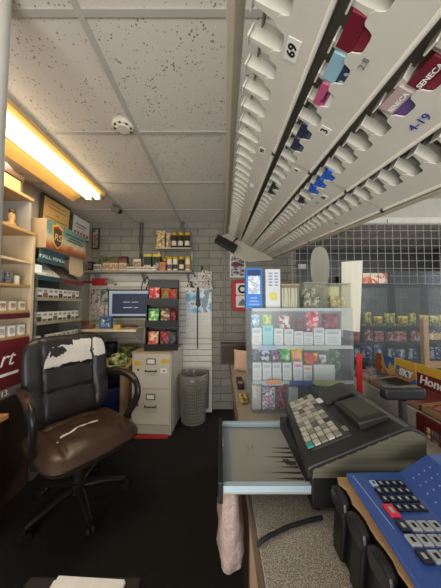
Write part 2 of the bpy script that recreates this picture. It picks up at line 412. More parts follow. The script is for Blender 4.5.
def pack(row, y, cols, label, txt=None, tcol=None, top=None, rise=0, group=None, hh=.088):
    x0 = PITCH*row+X00
    pm = printed('pack_'+label[:24].replace(' ', '_'), cols, 26, .35)
    M_ = RM @ tr(x0+.1295, y, .004)
    t = thing('cigarette_pack', label, 'pack', M=M_, group=group)
    h = hh+rise+.006
    build(B().box(-h*.72, 0, -.0265, .0265, 0, .023), 'carton', pm, t, bevel=.0012)
    build(B().box(-h, -h*.72-.0003, -.0267, .0267, -.0002, .0232), 'lid', top or pm, t, bevel=.0012)
    if txt: build(B().text(txt, .0125, tr(-h*.80, 0, -.0006) @ TXT, .0002, bold=.0002), 'lettering', tcol or inkblack, t)
    return t
def slot(i): return .06+(i+.68)*SL
sen = mat('pack_beige', (196, 184, 168), .4); dred = mat('pack_dark_red', (112, 28, 44), .35); pur = mat('pack_purple', (84, 58, 120), .35)
lbl = mat('pack_light_blue', (150, 190, 208), .35); nav = mat('pack_navy', (34, 46, 74), .35); brb = mat('pack_bright_blue', (28, 96, 205), .35); pk = mat('pack_pink', (196, 90, 130), .4)
pack(1, slot(4), [(112, 28, 44), (124, 34, 50)], 'dark red cigarette pack nearest the camera in second overhead row', top=dred, rise=.008)
pack(1, slot(5), [(150, 190, 208), (158, 196, 212), (44, 58, 86)], 'light blue cigarette pack with navy emblem in second overhead row', top=lbl, rise=.006)
pack(1, slot(6), [(232, 228, 220), (236, 232, 224)], 'white and pink cigarette pack lettered in black in second overhead row', 'Suave', inkblack, top=pk)
pack(1, slot(8), [(40, 56, 88), (60, 84, 116)], 'first navy cigarette pack past the 3 sticker in second overhead row', top=nav)
pack(1, slot(9), [(40, 56, 88), (70, 94, 126)], 'second navy cigarette pack past the 3 sticker in second overhead row', top=nav)
pack(1, slot(14), [(46, 48, 56), (90, 92, 100)], 'nearer of two charcoal packs midway along second overhead row', top=dark)
pack(1, slot(15), [(46, 48, 56), (100, 102, 110)], 'farther of two charcoal packs midway along second overhead row', top=dark)
pack(2, slot(3), [(58, 92, 160), (66, 104, 170)], 'beige cigarette pack with blue lower half in third overhead row', 'SENECA', inkwhite, top=sen, rise=.012)
pack(2, slot(4), [(120, 26, 40), (142, 36, 52)], 'dark red cigarette pack with white lettering in third overhead row', 'SENECA', inkwhite, top=dred, rise=.004)
pack(2, slot(5), [(84, 58, 120), (96, 70, 132)], 'pinkish beige cigarette pack with purple lower half in third overhead row', 'SENECA', inkwhite, top=mat('pack_rose_beige', (190, 168, 160), .4), rise=.012)
for i, w in ((10, 'nearest'), (11, 'middle'), (12, 'farthest')):
    pack(2, slot(i), [(28, 96, 205), (40, 112, 220)], w+' of three bright blue packs in third overhead row', top=brb)
pack(2, slot(14), [(60, 62, 68), (150, 150, 150)], 'grey pack beyond the bright blue packs in third overhead row', top=dark)

# black speaker by the rack's far end
sp = thing('black_speaker', 'flat black box tilted below the far end of the overhead rack', 'speaker', (.058, 2.36, 2.015), (0, R(30), 0))
build(B().box(-.12, .12, 0, .10, -.04, .04), 'cabinet', black, sp, bevel=.005)
build(B().box(-.11, .11, -.006, -.0005, -.033, .033), 'grille', mat('speaker_cloth', (34, 32, 31), .9, bump=.5, bscale=400), sp)
build(B().tube([(.06, .05, .046), (.06, .07, .09), (.075, .08, .13)], .008), 'bracket', black, sp)

# white card hanging from the rack
tag(build(B().box(.86, .945, 2.52, 2.523, 1.765, 1.82), 'card', paper, loc=(.9, 2.52, 1.765), world=True), 'small blank white card hanging under the far end of the overhead rack', 'card')

# ------------------------------------------------------------------ wire grid and hanging boards
b = B()
GX0, GX1, GZ0, GZ1, GY = .72, 2.95, 1.585, 2.20, 2.30
nx = int((GX1-GX0)/.0785)
for i in range(nx+1): b.tube([(GX0+i*.0785, GY, GZ0), (GX0+i*.0785, GY, GZ1)], .003, 6)
nz = int((GZ1-GZ0)/.0765)
for i in range(nz+1): b.tube([(GX0, GY-.004, GZ0+i*.0765), (GX0+nx*.0785, GY-.004, GZ0+i*.0765)], .003, 6)
o = thing('wire_grid_panel', '_', 'grid', (GX0, GY, GZ0))
build(b, 'wire_mesh', chrome, o, world=True)
for x in (GX0+.1, 1.7, GX0+2.1): build(B().tube([(x, GY+.008, GZ1-.02), (x, GY+.008, 2.2451 if x > 1.25 else 2.4849)], .004, 6), 'hanger_rod', steel, o, world=True)
tag(o, 'white wire grid panel hanging over the counter in front of the shop', 'grid')
pts = [(.975+.092*math.copysign(abs(math.cos(a))**.8, math.cos(a)), 1.745+.20*math.copysign(abs(math.sin(a))**.8, math.sin(a))) for a in [k*2*math.pi/40 for k in range(40)]]
o = build(B().prism(pts, 'y', 2.24, 2.25), 'oval_board', wood_mat('grey_bleached_wood', (176, 172, 156), .8, .7, axis=2), loc=(.975, 2.24, 1.55), world=True)
build(B().tube([(.975, 2.245, 1.935), (.975, 2.262, 1.97), (.975, 2.29, 1.975)], .005, 6), 'hook', steel, o, world=True)
tag(o, 'tall oval pale grey board hung on the wire grid behind the glass jars', 'board')
o = thing('sign_board', 'plain upright cream rectangular board on a grey post right of the oval board', 'board', (.74, 1.46, .86))
b = B().add([(.752, 1.44, 1.22), (.897, 1.49, 1.20), (.928, 1.49, 1.665), (.765, 1.44, 1.645), (.752, 1.448, 1.22), (.897, 1.498, 1.20), (.928, 1.498, 1.665), (.765, 1.448, 1.645)],
            [(0,1,2,3), (7,6,5,4), (0,4,5,1), (1,5,6,2), (2,6,7,3), (3,7,4,0)])
build(b, 'board', wood_mat('whitewashed_wood', (214, 208, 188), .85, .7, axis=2), o, world=True)
build(B().box(.752, .772, 1.455, 1.475, .876, 1.40), 'post', steel, o, world=True, bevel=.002)
build(B().box(.70, .79, 1.42, 1.51, .8605, .8755), 'base', steel, o, world=True, bevel=.002)

# ------------------------------------------------------------------ sales counter
CT = .86
K = thing('sales_counter', 'speckled grey laminate checkout counter running toward the back wall', 'counter', (.43, 1.1, 0))
build(B().box(.082, .80, .05, 2.13, CT-.035, CT), 'countertop', speckle_mat(), K, world=True, bevel=.004)
build(B().box(.074, .0815, .05, 2.13, CT-.037, CT-.001), 'edge_band', wood_mat('counter_edge_wood', (112, 94, 78), .75, axis=1), K, world=True)
build(B().box(.112, .78, .08, 2.10, 0, CT-.036), 'base_cabinet', wood_mat('counter_side_brown', (62, 48, 36), .7, axis=2), K, world=True)
build(B().box(.084, .111, .69, .72, 0, CT-.038), 'end_panel', wood_mat('counter_panel_wood', (150, 124, 98), .8, axis=2), K, world=True)
build(B().box(.098, .111, .30, .60, .10, .62), 'door', wood_mat('orange_wood', (176, 112, 52), .7, axis=2), K, world=True, bevel=.004)

# counter odds and ends beside the display case
o = build(B().box(.0, .27, 2.0, 2.12, CT+.001, CT+.175, 0).box(.012, .258, 1.996, 2.0, CT+.02, CT+.158, 1), 'wooden_box', [walnut, mat('box_front_brown', (58, 44, 34), .6)], loc=(.13, 2.06, CT), world=True, bevel=.004)
tag(o, 'dark brown box standing on the far end of the counter', 'box')
b = B(); b.T = tr(.155, 1.80, CT+.002) @ rz(R(-35)); b.pouch(.12, .16, .05, .06, wob=.3)
o = build(b, 'paper_pouch', mat('pinkish_paper', (206, 170, 150), .8), loc=(.155, 1.80, CT), world=True, smooth=60)
tag(o, 'crumpled pinkish paper pouch on the counter left of the display case', 'pouch')
o = build(B().box(.105, .145, 1.42, 1.58, CT+.001, CT+.03).box(.11, .14, 1.44, 1.48, CT+.03, CT+.033, 1), 'stapler', [black, steel], loc=(.125, 1.5, CT), world=True, bevel=.006)
tag(o, 'black handheld gadget lying on the counter edge left of the display case', 'gadget')
b = B()
for k in range(9): b.ball((.115+.02*(k % 2)+.004*math.sin(k*3), 1.22+.013*k, CT+.010+.006*(k % 3 == 0)), (.011, .013, .009), 6)
o = build(b, 'wrapped_sweets', printed('sweet_wrappers', [(150, 120, 60), (190, 170, 90), (90, 70, 50)], 60), loc=(.12, 1.27, CT), world=True, smooth=60)
tag(o, 'yellowish clump of small sweets on the counter edge left of the display case', 'sweets'); o['kind'] = 'stuff'

# ------------------------------------------------------------------ cash register
G = thing('cash_register', 'black electronic cash register with its cash drawer pulled open over the counter edge', 'register', (.36, .74, CT))
Y0, Y1 = .585, .915
build(B().box(.228, .50, Y0+.008, Y1-.008, CT+.012, CT+.088, 0), 'base', black, G, world=True, bevel=.004)
for x in (.245, .48):
    for y in (Y0+.03, Y1-.03): build(B().lathe([(.012, 0), (.012, .0125)], (x, y, CT+.0005), 12), 'foot', dark, G, world=True)
def prof(y):
    t = (y-Y0)/(Y1-Y0); k = .04*t
    return [(.216+k, CT+.090), (.214+k, CT+.114+.012*t), (.225+k, CT+.122+.012*t), (.458, CT+.213), (.474, CT+.214), (.512, CT+.196), (.512, CT+.090)]
b = B().loft([[(x, y, z) for x, z in prof(y)] for y in (Y0, Y0+.1, Y0+.2, Y1)])
regm = mat('register_black', (38, 37, 36), .42, bump=.04, bscale=500)
body = build(b, 'body', regm, G, world=True, bevel=.004)
b = B()
side = [(.226, CT+.094), (.228, CT+.112), (.455, CT+.203), (.474, CT+.206), (.507, CT+.192), (.507, CT+.094)]
b.prism(side, 'y', Y0-.0020, Y0-.0002)
for k in range(9):
    z0 = CT+.100+k*.0105; xa = max(.230, .236+(z0-(CT+.112))*2.49); xb = .504
    b.box(xa, xb, Y0-.0027, Y0-.0021, z0, z0+.0075)
build(b, 'ribbed_side_panel', mat('register_olive_side', (98, 96, 80), .5, var=.14), G, world=True)
# slope frame for the keys:  u along the slope (up to the right), y depth
sl = math.atan2(CT+.213-(CT+.128), .458-.245)
def onslope(u, y, lift=0): 
    t = (y-Y0)/(Y1-Y0)
    return tr(.225+.04*t*(1-u/.25)+u*math.cos(sl), y, CT+.122+.012*t*(1-u/.25)+u*math.sin(sl)+lift) @ ry(-sl)
b = B(); b.T = onslope(.06, (Y0+Y1)/2, .0); b.box(-.053, .056, -.122, .150, -.001, .0025)
pad = build(b, 'keypad', mat('keypad_grey', (70, 69, 66), .6), G, world=True)
km = [mat('key_white', (186, 183, 170), .45), mat('key_grey', (138, 138, 130), .45), mat('key_teal', (70, 150, 150), .45), mat('key_dark', (96, 96, 92), .45)]
for i in range(5):
    for j in range(11):
        yy = Y0+.062+j*.0240
        if j in (3, 7) and i > 3: continue
        b = B(); b.T = onslope(.014+i*.0212, yy, .003); b.box(-.0085, .0085, -.0093, .0093, 0, .005)
        mm = km[2] if j == 0 and i == 0 else km[3] if (i+j*3) % 11 == 0 else km[1] if (i*2+j) % 4 == 0 else km[0]
        build(b, 'key', mm, pad, world=True)
b = B(); b.T = onslope(.125, .84, .0); b.box(-.012, .012, -.013, .013, -.001, .005)
build(b, 'mode_key', white, body, world=True)
b = B(); b.T = onslope(.198, .70, .004) @ ry(R(6)); b.box(-.040, .045, -.068, .068, -.012, .012); ds = build(b, 'display_housing', regm, G, world=True, bevel=.005)
b = B(); b.T = onslope(.198, .70, .0165) @ ry(R(6)); b.box(-.028, .034, -.050, .050, -.0005, .0006); build(b, 'screen', mat('lcd_grey_green', (66, 70, 58), .2), ds, world=True)
b = B(); b.T = onslope(.19, .845, .0); b.box(-.05, .048, -.05, .05, -.002, .008); build(b, 'printer_cover', mat('printer_cover_black', (48, 47, 46), .35), G, world=True, bevel=.004)
b = B(); b.T = onslope(.128, .66, .0); b.box(-.006, .006, -.01, .01, -.001, .003); build(b, 'key_lock', steel, body, world=True)
# open drawer
DX0, DX1, DY0, DY1 = .006, .235, .600, .915
drm = mat('drawer_steel', (172, 192, 202), .35, .1, var=.06)
dr = build(B().box(DX0, DX1, DY0, DY1, CT+.042, CT+.046), 'cash_drawer', mat('drawer_floor_grey', (150, 152, 146), .5, var=.2, scale=6), G, world=True)
build(B().box(DX0-.012, DX0, DY0-.008, DY1+.008, CT+.024, CT+.076), 'drawer_front', black, dr, world=True, bevel=.002)
for y0, y1 in ((DY0, DY0+.004), (DY1-.004, DY1)):
    build(B().box(DX0+.001, DX1, y0, y1, CT+.0462, CT+.060).box(DX0+.001, DX1, y0-.003 if y0 == DY0 else y0-.008, y1+.008 if y0 == DY0 else y1+.003, CT+.060, CT+.064), 'side_rail', drm, dr, world=True)
build(B().box(DX0+.001, DX0+.024, DY0+.004, DY1-.004, CT+.0462, CT+.048), 'front_strip', mat('strip_blue_grey', (134, 150, 154), .5), dr, world=True)
build(B().box(DX0+.001, DX0+.003, .78, .815, CT+.046, CT+.062), 'label_plate', paper, dr, world=True)
b = B()
for x, y, w in ((.09, .77, .006), (.105, .775, .006)): b.box(x, x+.0012, y, y+.02, CT+.0461, CT+.0464)
for k in range(7):
    y = .64+.022*k; b.add([(.225, y, CT+.0464), (.228, y+.010, CT+.0464), (.15-.02*math.sin(k*2), y+.008, CT+.0464)], [(0, 1, 2)])
build(b, 'scorch_mark', mat('scorch_black', (58, 54, 50), .8), dr, world=True)
for x in (.222, .212): build(B().tube([(x, .70, CT+.046), (x-.014, .705, CT+.048), (x-.02, .72, CT+.046)], .004, 8), 'latch', dark, dr, world=True, smooth=50)

CD = thing('customer_display', 'grey T-shaped customer pole display standing beside the cash register', 'display', (.598, .77, CT))
build(B().lathe([(.035, .0005), (.035, .01), (.016, .016), (.015, .02)], n=20), 'base', regm, CD, smooth=40)
build(B().lathe([(.015, .02), (.015, .13), (.012, .132), (.012, .205)], n=18), 'pole', mat('display_pole_grey', (58, 58, 58), .45), CD, smooth=40)
hd = build(B().box(-.068, .068, -.017, .017, .208, .248), 'head', mat('display_head_grey', (34, 34, 34), .45), CD, bevel=.010, seg=4, smooth=40)
build(B().box(-.055, .055, .0172, .018, .216, .240), 'screen', black, hd)

# black cable on the counter
cb = [(.078, .515, CT-.03), (.079, .517, CT-.006), (.086, .522, CT+.0052), (.11, .535, CT+.0055), (.16, .556, CT+.0055), (.21, .570, CT+.0055), (.245, .578, CT+.0055)]
tag(build(B().tube(cb, .0045, 8), 'power_cord', black, loc=(.15, .57, CT), world=True, smooth=60), 'black cord snaking over the bare counter in front of the register', 'cord')

# pinkish plastic bag hanging off the drawer/counter front
b = B(); rings = []
for j, (zz, w, d) in enumerate(((.845, .018, .05), (.83, .026, .085), (.79, .032, .105), (.74, .035, .11), (.69, .038, .112), (.655, .037, .11), (.645, .028, .10))):
    ring = []
    for k in range(40):
        a = k*2*math.pi/40; c_, s_ = math.cos(a), math.sin(a)
        e = (abs(c_)**4+abs(s_)**4)**-.25
        ring.append((.030+w*c_*e*(1+.14*math.sin(7*a+1.9*j)), .765+d*s_*e*(1+.03*math.sin(5*a+j)), zz+.006*math.sin(4*a+j)))
    rings.append(ring)
b.loft(rings)
PB = thing('plastic_bag', 'crumpled pinkish plastic bag hanging on the counter front under the open drawer', 'bag', (.018, .77, .845))
build(b, 'bag_body', mat('pink_translucent_plastic', (172, 152, 143), .28, var=.2, scale=30, bump=1, bscale=45), PB, world=True, smooth=70)
build(B().tube([(.04, .74, .835), (.06, .745, .85), (.068, .75, .848)], .004, 8).tube([(.04, .80, .835), (.06, .795, .85), (.068, .79, .848)], .004, 8), 'handle', mat('pink_handle', (190, 150, 140), .4), PB, world=True)

# ------------------------------------------------------------------ crate, cardboard and blue terminal
T = thing('black_crate', 'black ribbed plastic tray on the counter in front of the register', 'crate', (.42, .30, CT))
cr = mat('crate_black', (20, 20, 21), .4)
b = B().box(.268, .72, .06, .535, CT+.001, CT+.012).prism([(.250, CT+.001), (.256, CT+.001), (.268, CT+.125), (.262, CT+.125)], 'y', .06, .535).box(.262, .72, .531, .536, CT+.001, CT+.11).box(.716, .72, .06, .535, CT+.001, CT+.11)
build(b, 'shell', cr, T, world=True)
for k in range(7):
    y = .50-k*.062
    b = B().prism([(.240, CT+.002), (.252, CT+.002), (.2625, CT+.112), (.250, CT+.112)], 'y', y-.017, y+.017)
    rb = build(b, 'rib', cr, T, world=True, bevel=.004)
    pts = [(y-.030, CT+.104), (y-.020, CT+.088), (y+.020, CT+.088), (y+.03, CT+.104), (y+.026, CT+.122), (y+.012, CT+.127), (y-.012, CT+.127), (y-.026, CT+.122)]
    build(B().prism(pts, 'x', .243, .2605), 'hook', mat('crate_hook', (34, 34, 36), .3), rb, world=True, bevel=.006)
b = B()
edge = [(.262+.0035*math.sin(k*1.9)+.002*math.sin(k*4.1), .04+k*.0165) for k in range(31)]
b.prism([(x, y) for x, y in edge]+[(.70, .535), (.70, .04)], 'z', CT+.127, CT+.131)
tag(build(b, 'cardboard_sheet', card, loc=(.48, .29, CT+.127), world=True), 'torn cardboard sheet lying between the black crate and the blue terminal', 'cardboard')

TM = thing('blue_terminal', 'blue terminal console with grey, black and red keys in the right foreground', 'terminal', (.44, .27, CT+.131))
blu = mat('terminal_blue', (52, 84, 158), .4, var=.08, bump=.06, bscale=700)
TZ = 1.005
def tprof(k): return [(.283, CT+.132), (.278, TZ-.004), (.282, TZ), (.398, TZ+.002), (.462, TZ+.040), (.70, TZ+.044), (.70, CT+.132)]
rgs = []
for y, s in ((.53, 0), (.40, .010), (.25, .022), (.06, .036)):
    rgs.append([(x-(s if i < 3 else 2.0*s if i < 5 else 0), y, z) for i, (x, z) in enumerate(tprof(0))])
tb = build(B().loft(rgs), 'casing', blu, TM, world=True, bevel=.003)
build(B().box(.2885, .2897, .40, .52, TZ+.0002, TZ+.001), 'stripe', mat('pale_blue_ink', (150, 176, 220), .5), tb, world=True)
kb = mat('terminal_key_black', (26, 28, 36), .4); kg = mat('terminal_key_grey', (168, 172, 178), .4); kr = mat('terminal_key_red', (214, 42, 64), .4); kl = mat('terminal_key_light', (160, 190, 216), .4)
def tkey(x, y, w, d, m, cap=None):
    o = build(B().box(x-w/2, x+w/2, y-d/2, y+d/2, TZ+.0005, TZ+.005), 'key', m, tb, world=True, bevel=.001)
    build(B().box(x-w*.18, x+w*.18, y-d*.22, y+d*.22, TZ+.005, TZ+.0053), 'key_symbol', kg if m in (kb, kr) else inkblack, o, world=True)
PADX = .318
for j in range(4):
    for i in range(5):
        if j == 3 and i == 0: continue
        tkey(PADX+i*.0142-j*.002, .494-j*.0190, .0112, .0140, kl if (i == 0 and j == 0) else kb)
tkey(PADX-.010, .431, .018, .026, kr)
for j in range(3):
    for i in range(4):
        tkey(.306+i*.0185-j*.003, .402-j*.0235, .0155, .018, kb if (i == 0 and j in (0, 2)) else kg)
for j in range(3):
    for i in range(4): tkey(.315+i*.021-j*.004, .328-j*.025, .016, .019, kb)
b = B()
for j in range(4):
    for i in range(6):
        u = .012+.012*j; b.lathe([(.0012, 0), (.0012, .0014)], (.398+u-.15*(.53-(.50-i*.02)), .50-i*.02, TZ+.002+u*.6), 8)
build(b, 'indicator_dot', mat('pale_blue_ink', (150, 176, 220), .5), tb, world=True)
build(B().text('R', .060, tr(.445, .440, TZ+.0352) @ rz(R(-5)) @ ry(R(-31)), .0015, shear=.35), 'lettering', inkwhite, tb, world=True)
build(B().text('P', .03, tr(.405, .385, TZ+.026) @ ry(R(-31)), .0008, shear=.3), 'lettering', inkwhite, tb, world=True)

# ------------------------------------------------------------------ acrylic display case
acr = clear('clear_acrylic', (248, 251, 251), .06, .06, (220, 228, 232))
CX0, CX1, CY0, CY1 = .150, .640, 1.12, 1.36
D = thing('display_case', 'clear acrylic three-shelf display case of small packs on the counter', 'case', (.39, 1.24, CT))
for x in (CX0, CX1): build(B().box(x-.003, x+.003, CY0, CY1, CT+.001, 1.36), 'side_panel', acr, D, world=True)
build(B().box(CX0+.004, CX1-.004, CY1-.004, CY1, CT+.001, 1.36), 'back_panel', clear('hazy_acrylic', (220, 228, 230), .05, .36, (222, 230, 234)), D, world=True)
build(B().box(CX0+.004, CX1-.004, CY0-.0115, CY0-.0085, CT+.001, 1.352), 'front_panel', clear('front_acrylic_glare', (250, 252, 252), .05, .065, (226, 232, 236)), D, world=True)  # front pane carries a pale glare mixed into its material
for z in (CT+.004, 1.005, 1.172, 1.352):
    s = build(B().box(CX0+.0035, CX1-.0035, CY0+.001, CY1-.005, z-.003, z+.003), 'shelf', clear('acrylic_shelf', (236, 242, 242), .1, .12, (220, 228, 230)), D, world=True)
    if z > .9: build(B().box(CX0+.0035, CX1-.0035, CY0-.004, CY0+.0005, z-.007, z+.008), 'shelf_edge', mat('shelf_edge_grey', (176, 182, 184), .3), s, world=True)
for x0, x1, z, c, nm in ((.20, .30, 1.004, (178, 186, 196), 'grey'), (.33, .44, 1.004, (52, 74, 160), 'blue'), (.45, .60, 1.004, (186, 190, 120), 'lime'), (.18, .27, 1.171, (150, 166, 196), 'pale blue'), (.40, .52, 1.171, (170, 172, 160), 'beige')):
    tag(build(B().box(x0, x1, CY0-.0068, CY0-.0048, z-.012, z+.010), 'price_strip', mat('strip_'+nm.replace(' ', '_'), c, .5), loc=((x0+x1)/2, CY0-.006, z), world=True), nm+' price strip clipped along the '+('middle' if z > 1.1 else 'lower')+' shelf edge of the display case', 'strip')
cartm = mat('carton_white', (206, 208, 208), .55, var=.04)
def carton(x, z, w, h, d, m, label, y=None, lines=True, group=None, accent=None, name='carton'):
    y = CY0+.012 if y is None else y
    b = B().box(-w/2, w/2, 0, d, 0, h, 0)
    if lines:
        for k in range(4): b.box(-w*.34, w*(.34-.1*(k % 2)), -.0006, -.0001, h*(.18+.11*k), h*(.18+.11*k)+h*.045, 1)
        b.box(-w*.34, w*.34, -.0006, -.0001, h*.72, h*.88, 1 if accent is None else 2)
    mats = [m, mat('carton_print_grey', (168, 170, 174), .6)] + ([accent] if accent else [])
    return tag(build(b, name, mats, loc=(x, y, z+.0035), bevel=0), label, name.replace('_', ' '), group)
teal = mat('carton_teal', (104, 196, 204), .5)
xs = [.178, .232, .285, .335, .384, .432]
carton(.178, 1.172, .046, .088, .022, cartm, 'white printed carton at far left of the upper case shelf')
carton(.232, 1.172, .05, .10, .022, teal, 'teal carton on the upper case shelf', accent=mat('carton_teal_dark', (60, 160, 176), .5))
for i, x in enumerate((.285, .335)): carton(x, 1.172, .044, .085-.004*i, .022, cartm, ('nearer the teal carton' if i == 0 else 'second from the teal carton')+', white printed carton on upper case shelf')
for i, (x, h) in enumerate(((.383, .072), (.43, .066))): carton(x, 1.172, .044, h, .022, cartm, ('taller' if i == 0 else 'shorter')+' half-height white carton mid upper case shelf')
carton(.482, 1.172, .05, .088, .022, cartm, 'white printed carton left of the wide one on upper case shelf')
carton(.55, 1.172, .078, .08, .022, cartm, 'wide white carton at right of the upper case shelf')
for i, x in enumerate((.178, .226, .274, .324)): carton(x, 1.006, .042, .085, .022, cartm, 'white printed carton '+('first', 'second', 'third', 'fourth')[i]+' from left on middle case shelf')
carton(.376, 1.006, .044, .09, .022, cartm, 'white carton with pink band on middle case shelf', accent=mat('carton_pink', (214, 130, 170), .5))
carton(.424, 1.006, .040, .072, .022, cartm, 'small white carton with orange band on middle case shelf', accent=mat('carton_orange', (214, 150, 90), .5))
carton(.505, 1.006, .10, .075, .022, cartm, 'long blank white carton at right of the middle case shelf', lines=False)
o = build(B().box(.22, .285, CY0-.02, CY0-.0075, 1.002, 1.022), 'cigar_pack', mat('cigar_brown', (190, 138, 104), .5), loc=(.25, CY0-.013, 1.0), world=True, bevel=.003)
tag(o, 'tan cigar pack on the lower shelf lip of the display case', 'pack')
def pouchthing(name, x, y, z, w, h, d, m, label, cat='bag', rot=0, group=None, lean=0, wob=.25):
    o = build(B().pouch(w, h, d, wob=wob), name, m, loc=(x, y, z), rot=(lean, 0, rot), smooth=60)
    return tag(o, label, cat, group)
def bigcase(lst, z, w0):
    for x, w, h, cols, lab in lst:
        pouchthing('snack_pouch', x, CY0+.075, z+.0035, w, h, .035, printed('pouch_'+lab[:22].replace(' ', '_'), cols, 45), lab, 'pouch')
bigcase([(.18, .045, .15, [(40, 110, 190), (120, 190, 230), (230, 240, 245)], 'blue and white pouch at left of upper case shelf'),
         (.236, .055, .15, [(70, 150, 50), (160, 200, 60), (230, 230, 120)], 'green and lime pouch behind the teal carton in the case'),
         (.333, .06, .145, [(235, 235, 232), (225, 225, 220), (190, 40, 50)], 'white pouch with red lettering on upper case shelf'),
         (.41, .05, .13, [(110, 40, 44), (86, 60, 60), (150, 60, 60)], 'dull maroon pouch on upper case shelf'),
         (.476, .07, .165, [(180, 20, 50), (220, 60, 90), (240, 200, 210)], 'tall red and pink pouch on upper case shelf'),
         (.565, .085, .155, [(120, 16, 40), (160, 30, 60), (60, 14, 30)], 'dark crimson pouch at right of upper case shelf')], 1.172, 0)
bigcase([(.178, .04, .12, [(50, 60, 90), (90, 100, 130), (30, 34, 60)], 'slate pouch at far left of middle case shelf'),
         (.226, .055, .145, [(20, 30, 80), (30, 44, 110), (200, 205, 220)], 'navy pouch with pale marks on middle case shelf'),
         (.284, .04, .13, [(200, 120, 170), (90, 60, 110), (230, 200, 220)], 'pink and plum pouch on middle case shelf'),
         (.332, .055, .145, [(30, 140, 60), (80, 190, 90), (200, 230, 180)], 'green pouch on middle case shelf'),
         (.392, .06, .145, [(220, 60, 60), (235, 200, 50), (240, 140, 160)], 'yellow and red pouch on middle case shelf'),
         (.465, .07, .12, [(235, 190, 40), (220, 120, 40), (200, 50, 60)], 'golden orange pouch leaning on middle case shelf'),
         (.525, .035, .11, [(230, 230, 226), (200, 205, 210), (120, 130, 140)], 'narrow white pouch on middle case shelf'),
         (.588, .06, .13, [(20, 60, 40), (40, 90, 60), (120, 150, 120)], 'dark green pouch at right of middle case shelf')], 1.006, 0)
bx = [(.176, .042, .115, [(220, 215, 205), (190, 185, 180)], 'off-white box at left of bottom case shelf'),
      (.235, .062, .105, [(60, 180, 200), (200, 80, 140), (235, 240, 240), (40, 60, 90)], 'flowered teal and pink box on bottom case shelf'),
      (.30, .045, .11, [(40, 24, 34), (190, 60, 110), (20, 18, 24)], 'black and pink box on bottom case shelf'),
      (.355, .045, .105, [(215, 218, 220), (190, 195, 200)], 'pale grey box on bottom case shelf'),
      (.41, .045, .11, [(30, 30, 34), (60, 60, 66)], 'first black box right of the pale grey box on bottom case shelf'),
      (.465, .045, .11, [(36, 30, 44), (70, 56, 80)], 'dark plum box on bottom case shelf'),
      (.54, .07, .10, [(28, 34, 32), (60, 70, 66)], 'dark green-black box at right of bottom case shelf')]
for x, w, h, cols, lab in bx:
    tag(build(B().box(-w/2, w/2, 0, .03, 0, h), 'small_box', printed('bx_'+lab[:22].replace(' ', '_'), cols, 55), loc=(x, CY0+.02, CT+.0085), bevel=.001), lab, 'box')

# on top of the case
def topbox(x, w, h, label, mats, d=.06):
    t = thing('tall_carton', label, 'carton', (x, 1.15, 1.3555))
    build(B().box(-w/2, w/2, 0, d, 0, h), 'carton_body', mats[0], t, bevel=.001)
    return t
t = topbox(.168, .082, .205, 'tall blue and white carton on top of the display case, leftmost', [mat('tall_carton_blue', (40, 120, 206), .4)])
build(B().box(-.030, .030, -.0008, -.0001, .075, .165), 'printed_panel', printed('tall_carton_panel', [(206, 212, 224), (176, 186, 206), (226, 230, 236)], 30), t)
build(B().box(-.034, .034, -.0008, -.0001, .168, .196), 'dark_band', mat('tall_carton_band', (24, 52, 96), .4), t)
b = B()
for k in range(3): b.box(-.026+.004*k, .026-.006*k, -.0008, -.0001, .02+.016*k, .026+.016*k)
build(b, 'print_line', mat('pale_blue_ink', (150, 176, 220), .5), t)
t = topbox(.263, .074, .20, 'tall pale grey carton with a yellow flower on top of the display case', [mat('tall_carton_pale', (206, 210, 212), .5)])
b = B()
for k in range(5): b.box(-.022, -.002, -.0008, -.0001, .115+.015*k, .123+.015*k); b.box(.008, .026, -.0008, -.0001, .115+.015*k, .123+.015*k)
build(b, 'print_line', mat('print_blue_grey', (140, 152, 170), .6), t)
b = B()
for k in range(6):
    a = k*math.pi/3; b.ball((.002+.013*math.cos(a), -.0006, .062+.013*math.sin(a)), (.009, .0006, .009), 6)
build(b, 'flower_print', mat('flower_yellow', (214, 200, 90), .6), t)
jarm = clear('jar_acrylic', (246, 247, 240), .10, .08, (224, 222, 206))
def jar(x, w, h, label, content, lidm=None, d=.10, cand=None):
    t = thing('candy_jar', label, 'jar', (x, 1.14, 1.3555))
    w2 = w/2; b = B()
    for a in ((-w2, -w2+.003, 0, d), (w2-.003, w2, 0, d), (-w2+.003, w2-.003, 0, .003), (-w2+.003, w2-.003, d-.003, d)): b.box(*a, 0, h)
    b.box(-w2, w2, 0, d, 0, .003)
    build(b, 'jar_wall', jarm, t)
    build(B().box(-w2-.001, w2+.001, -.001, d+.001, h, h+.006), 'lid', lidm or clear('jar_lid_acrylic', (206, 206, 194), .15, .3), t)
    return t
def fill(first, n, place, label, cat, group):
    for k in range(n):
        o = first if k == 0 else first.copy()
        if k: COL.objects.link(o)
        p, r = place(k); o.matrix_world = tr(*p) @ Euler(r).to_matrix().to_4x4()
        tag(o, label, cat, group)
rr = lambda: (random.random()*3, random.random()*3, random.random()*3)
t = jar(.347, .088, .118, 'square clear canister of wrapped white sticks under a cardboard lid on the display case', None, card)
st = build(B().tube([(0, 0, 0), (.002, 0, .05), (0, 0, .102)], .0046, 8), 'wrapped_stick', mat('stick_white', (226, 224, 212), .5), smooth=50)
fill(st, 21, lambda k: ((.347-.034+.0113*(k % 7), 1.162+.028*(k//7), 1.3595), (0, .03*math.sin(k*2.1), 0)), 'white wrapped stick standing in the cardboard-lidded canister', 'candy stick', 'wrapped sticks in the canister')
t = jar(.474, .122, .128, 'wide clear canister of foil-wrapped candies on top of the display case', None)
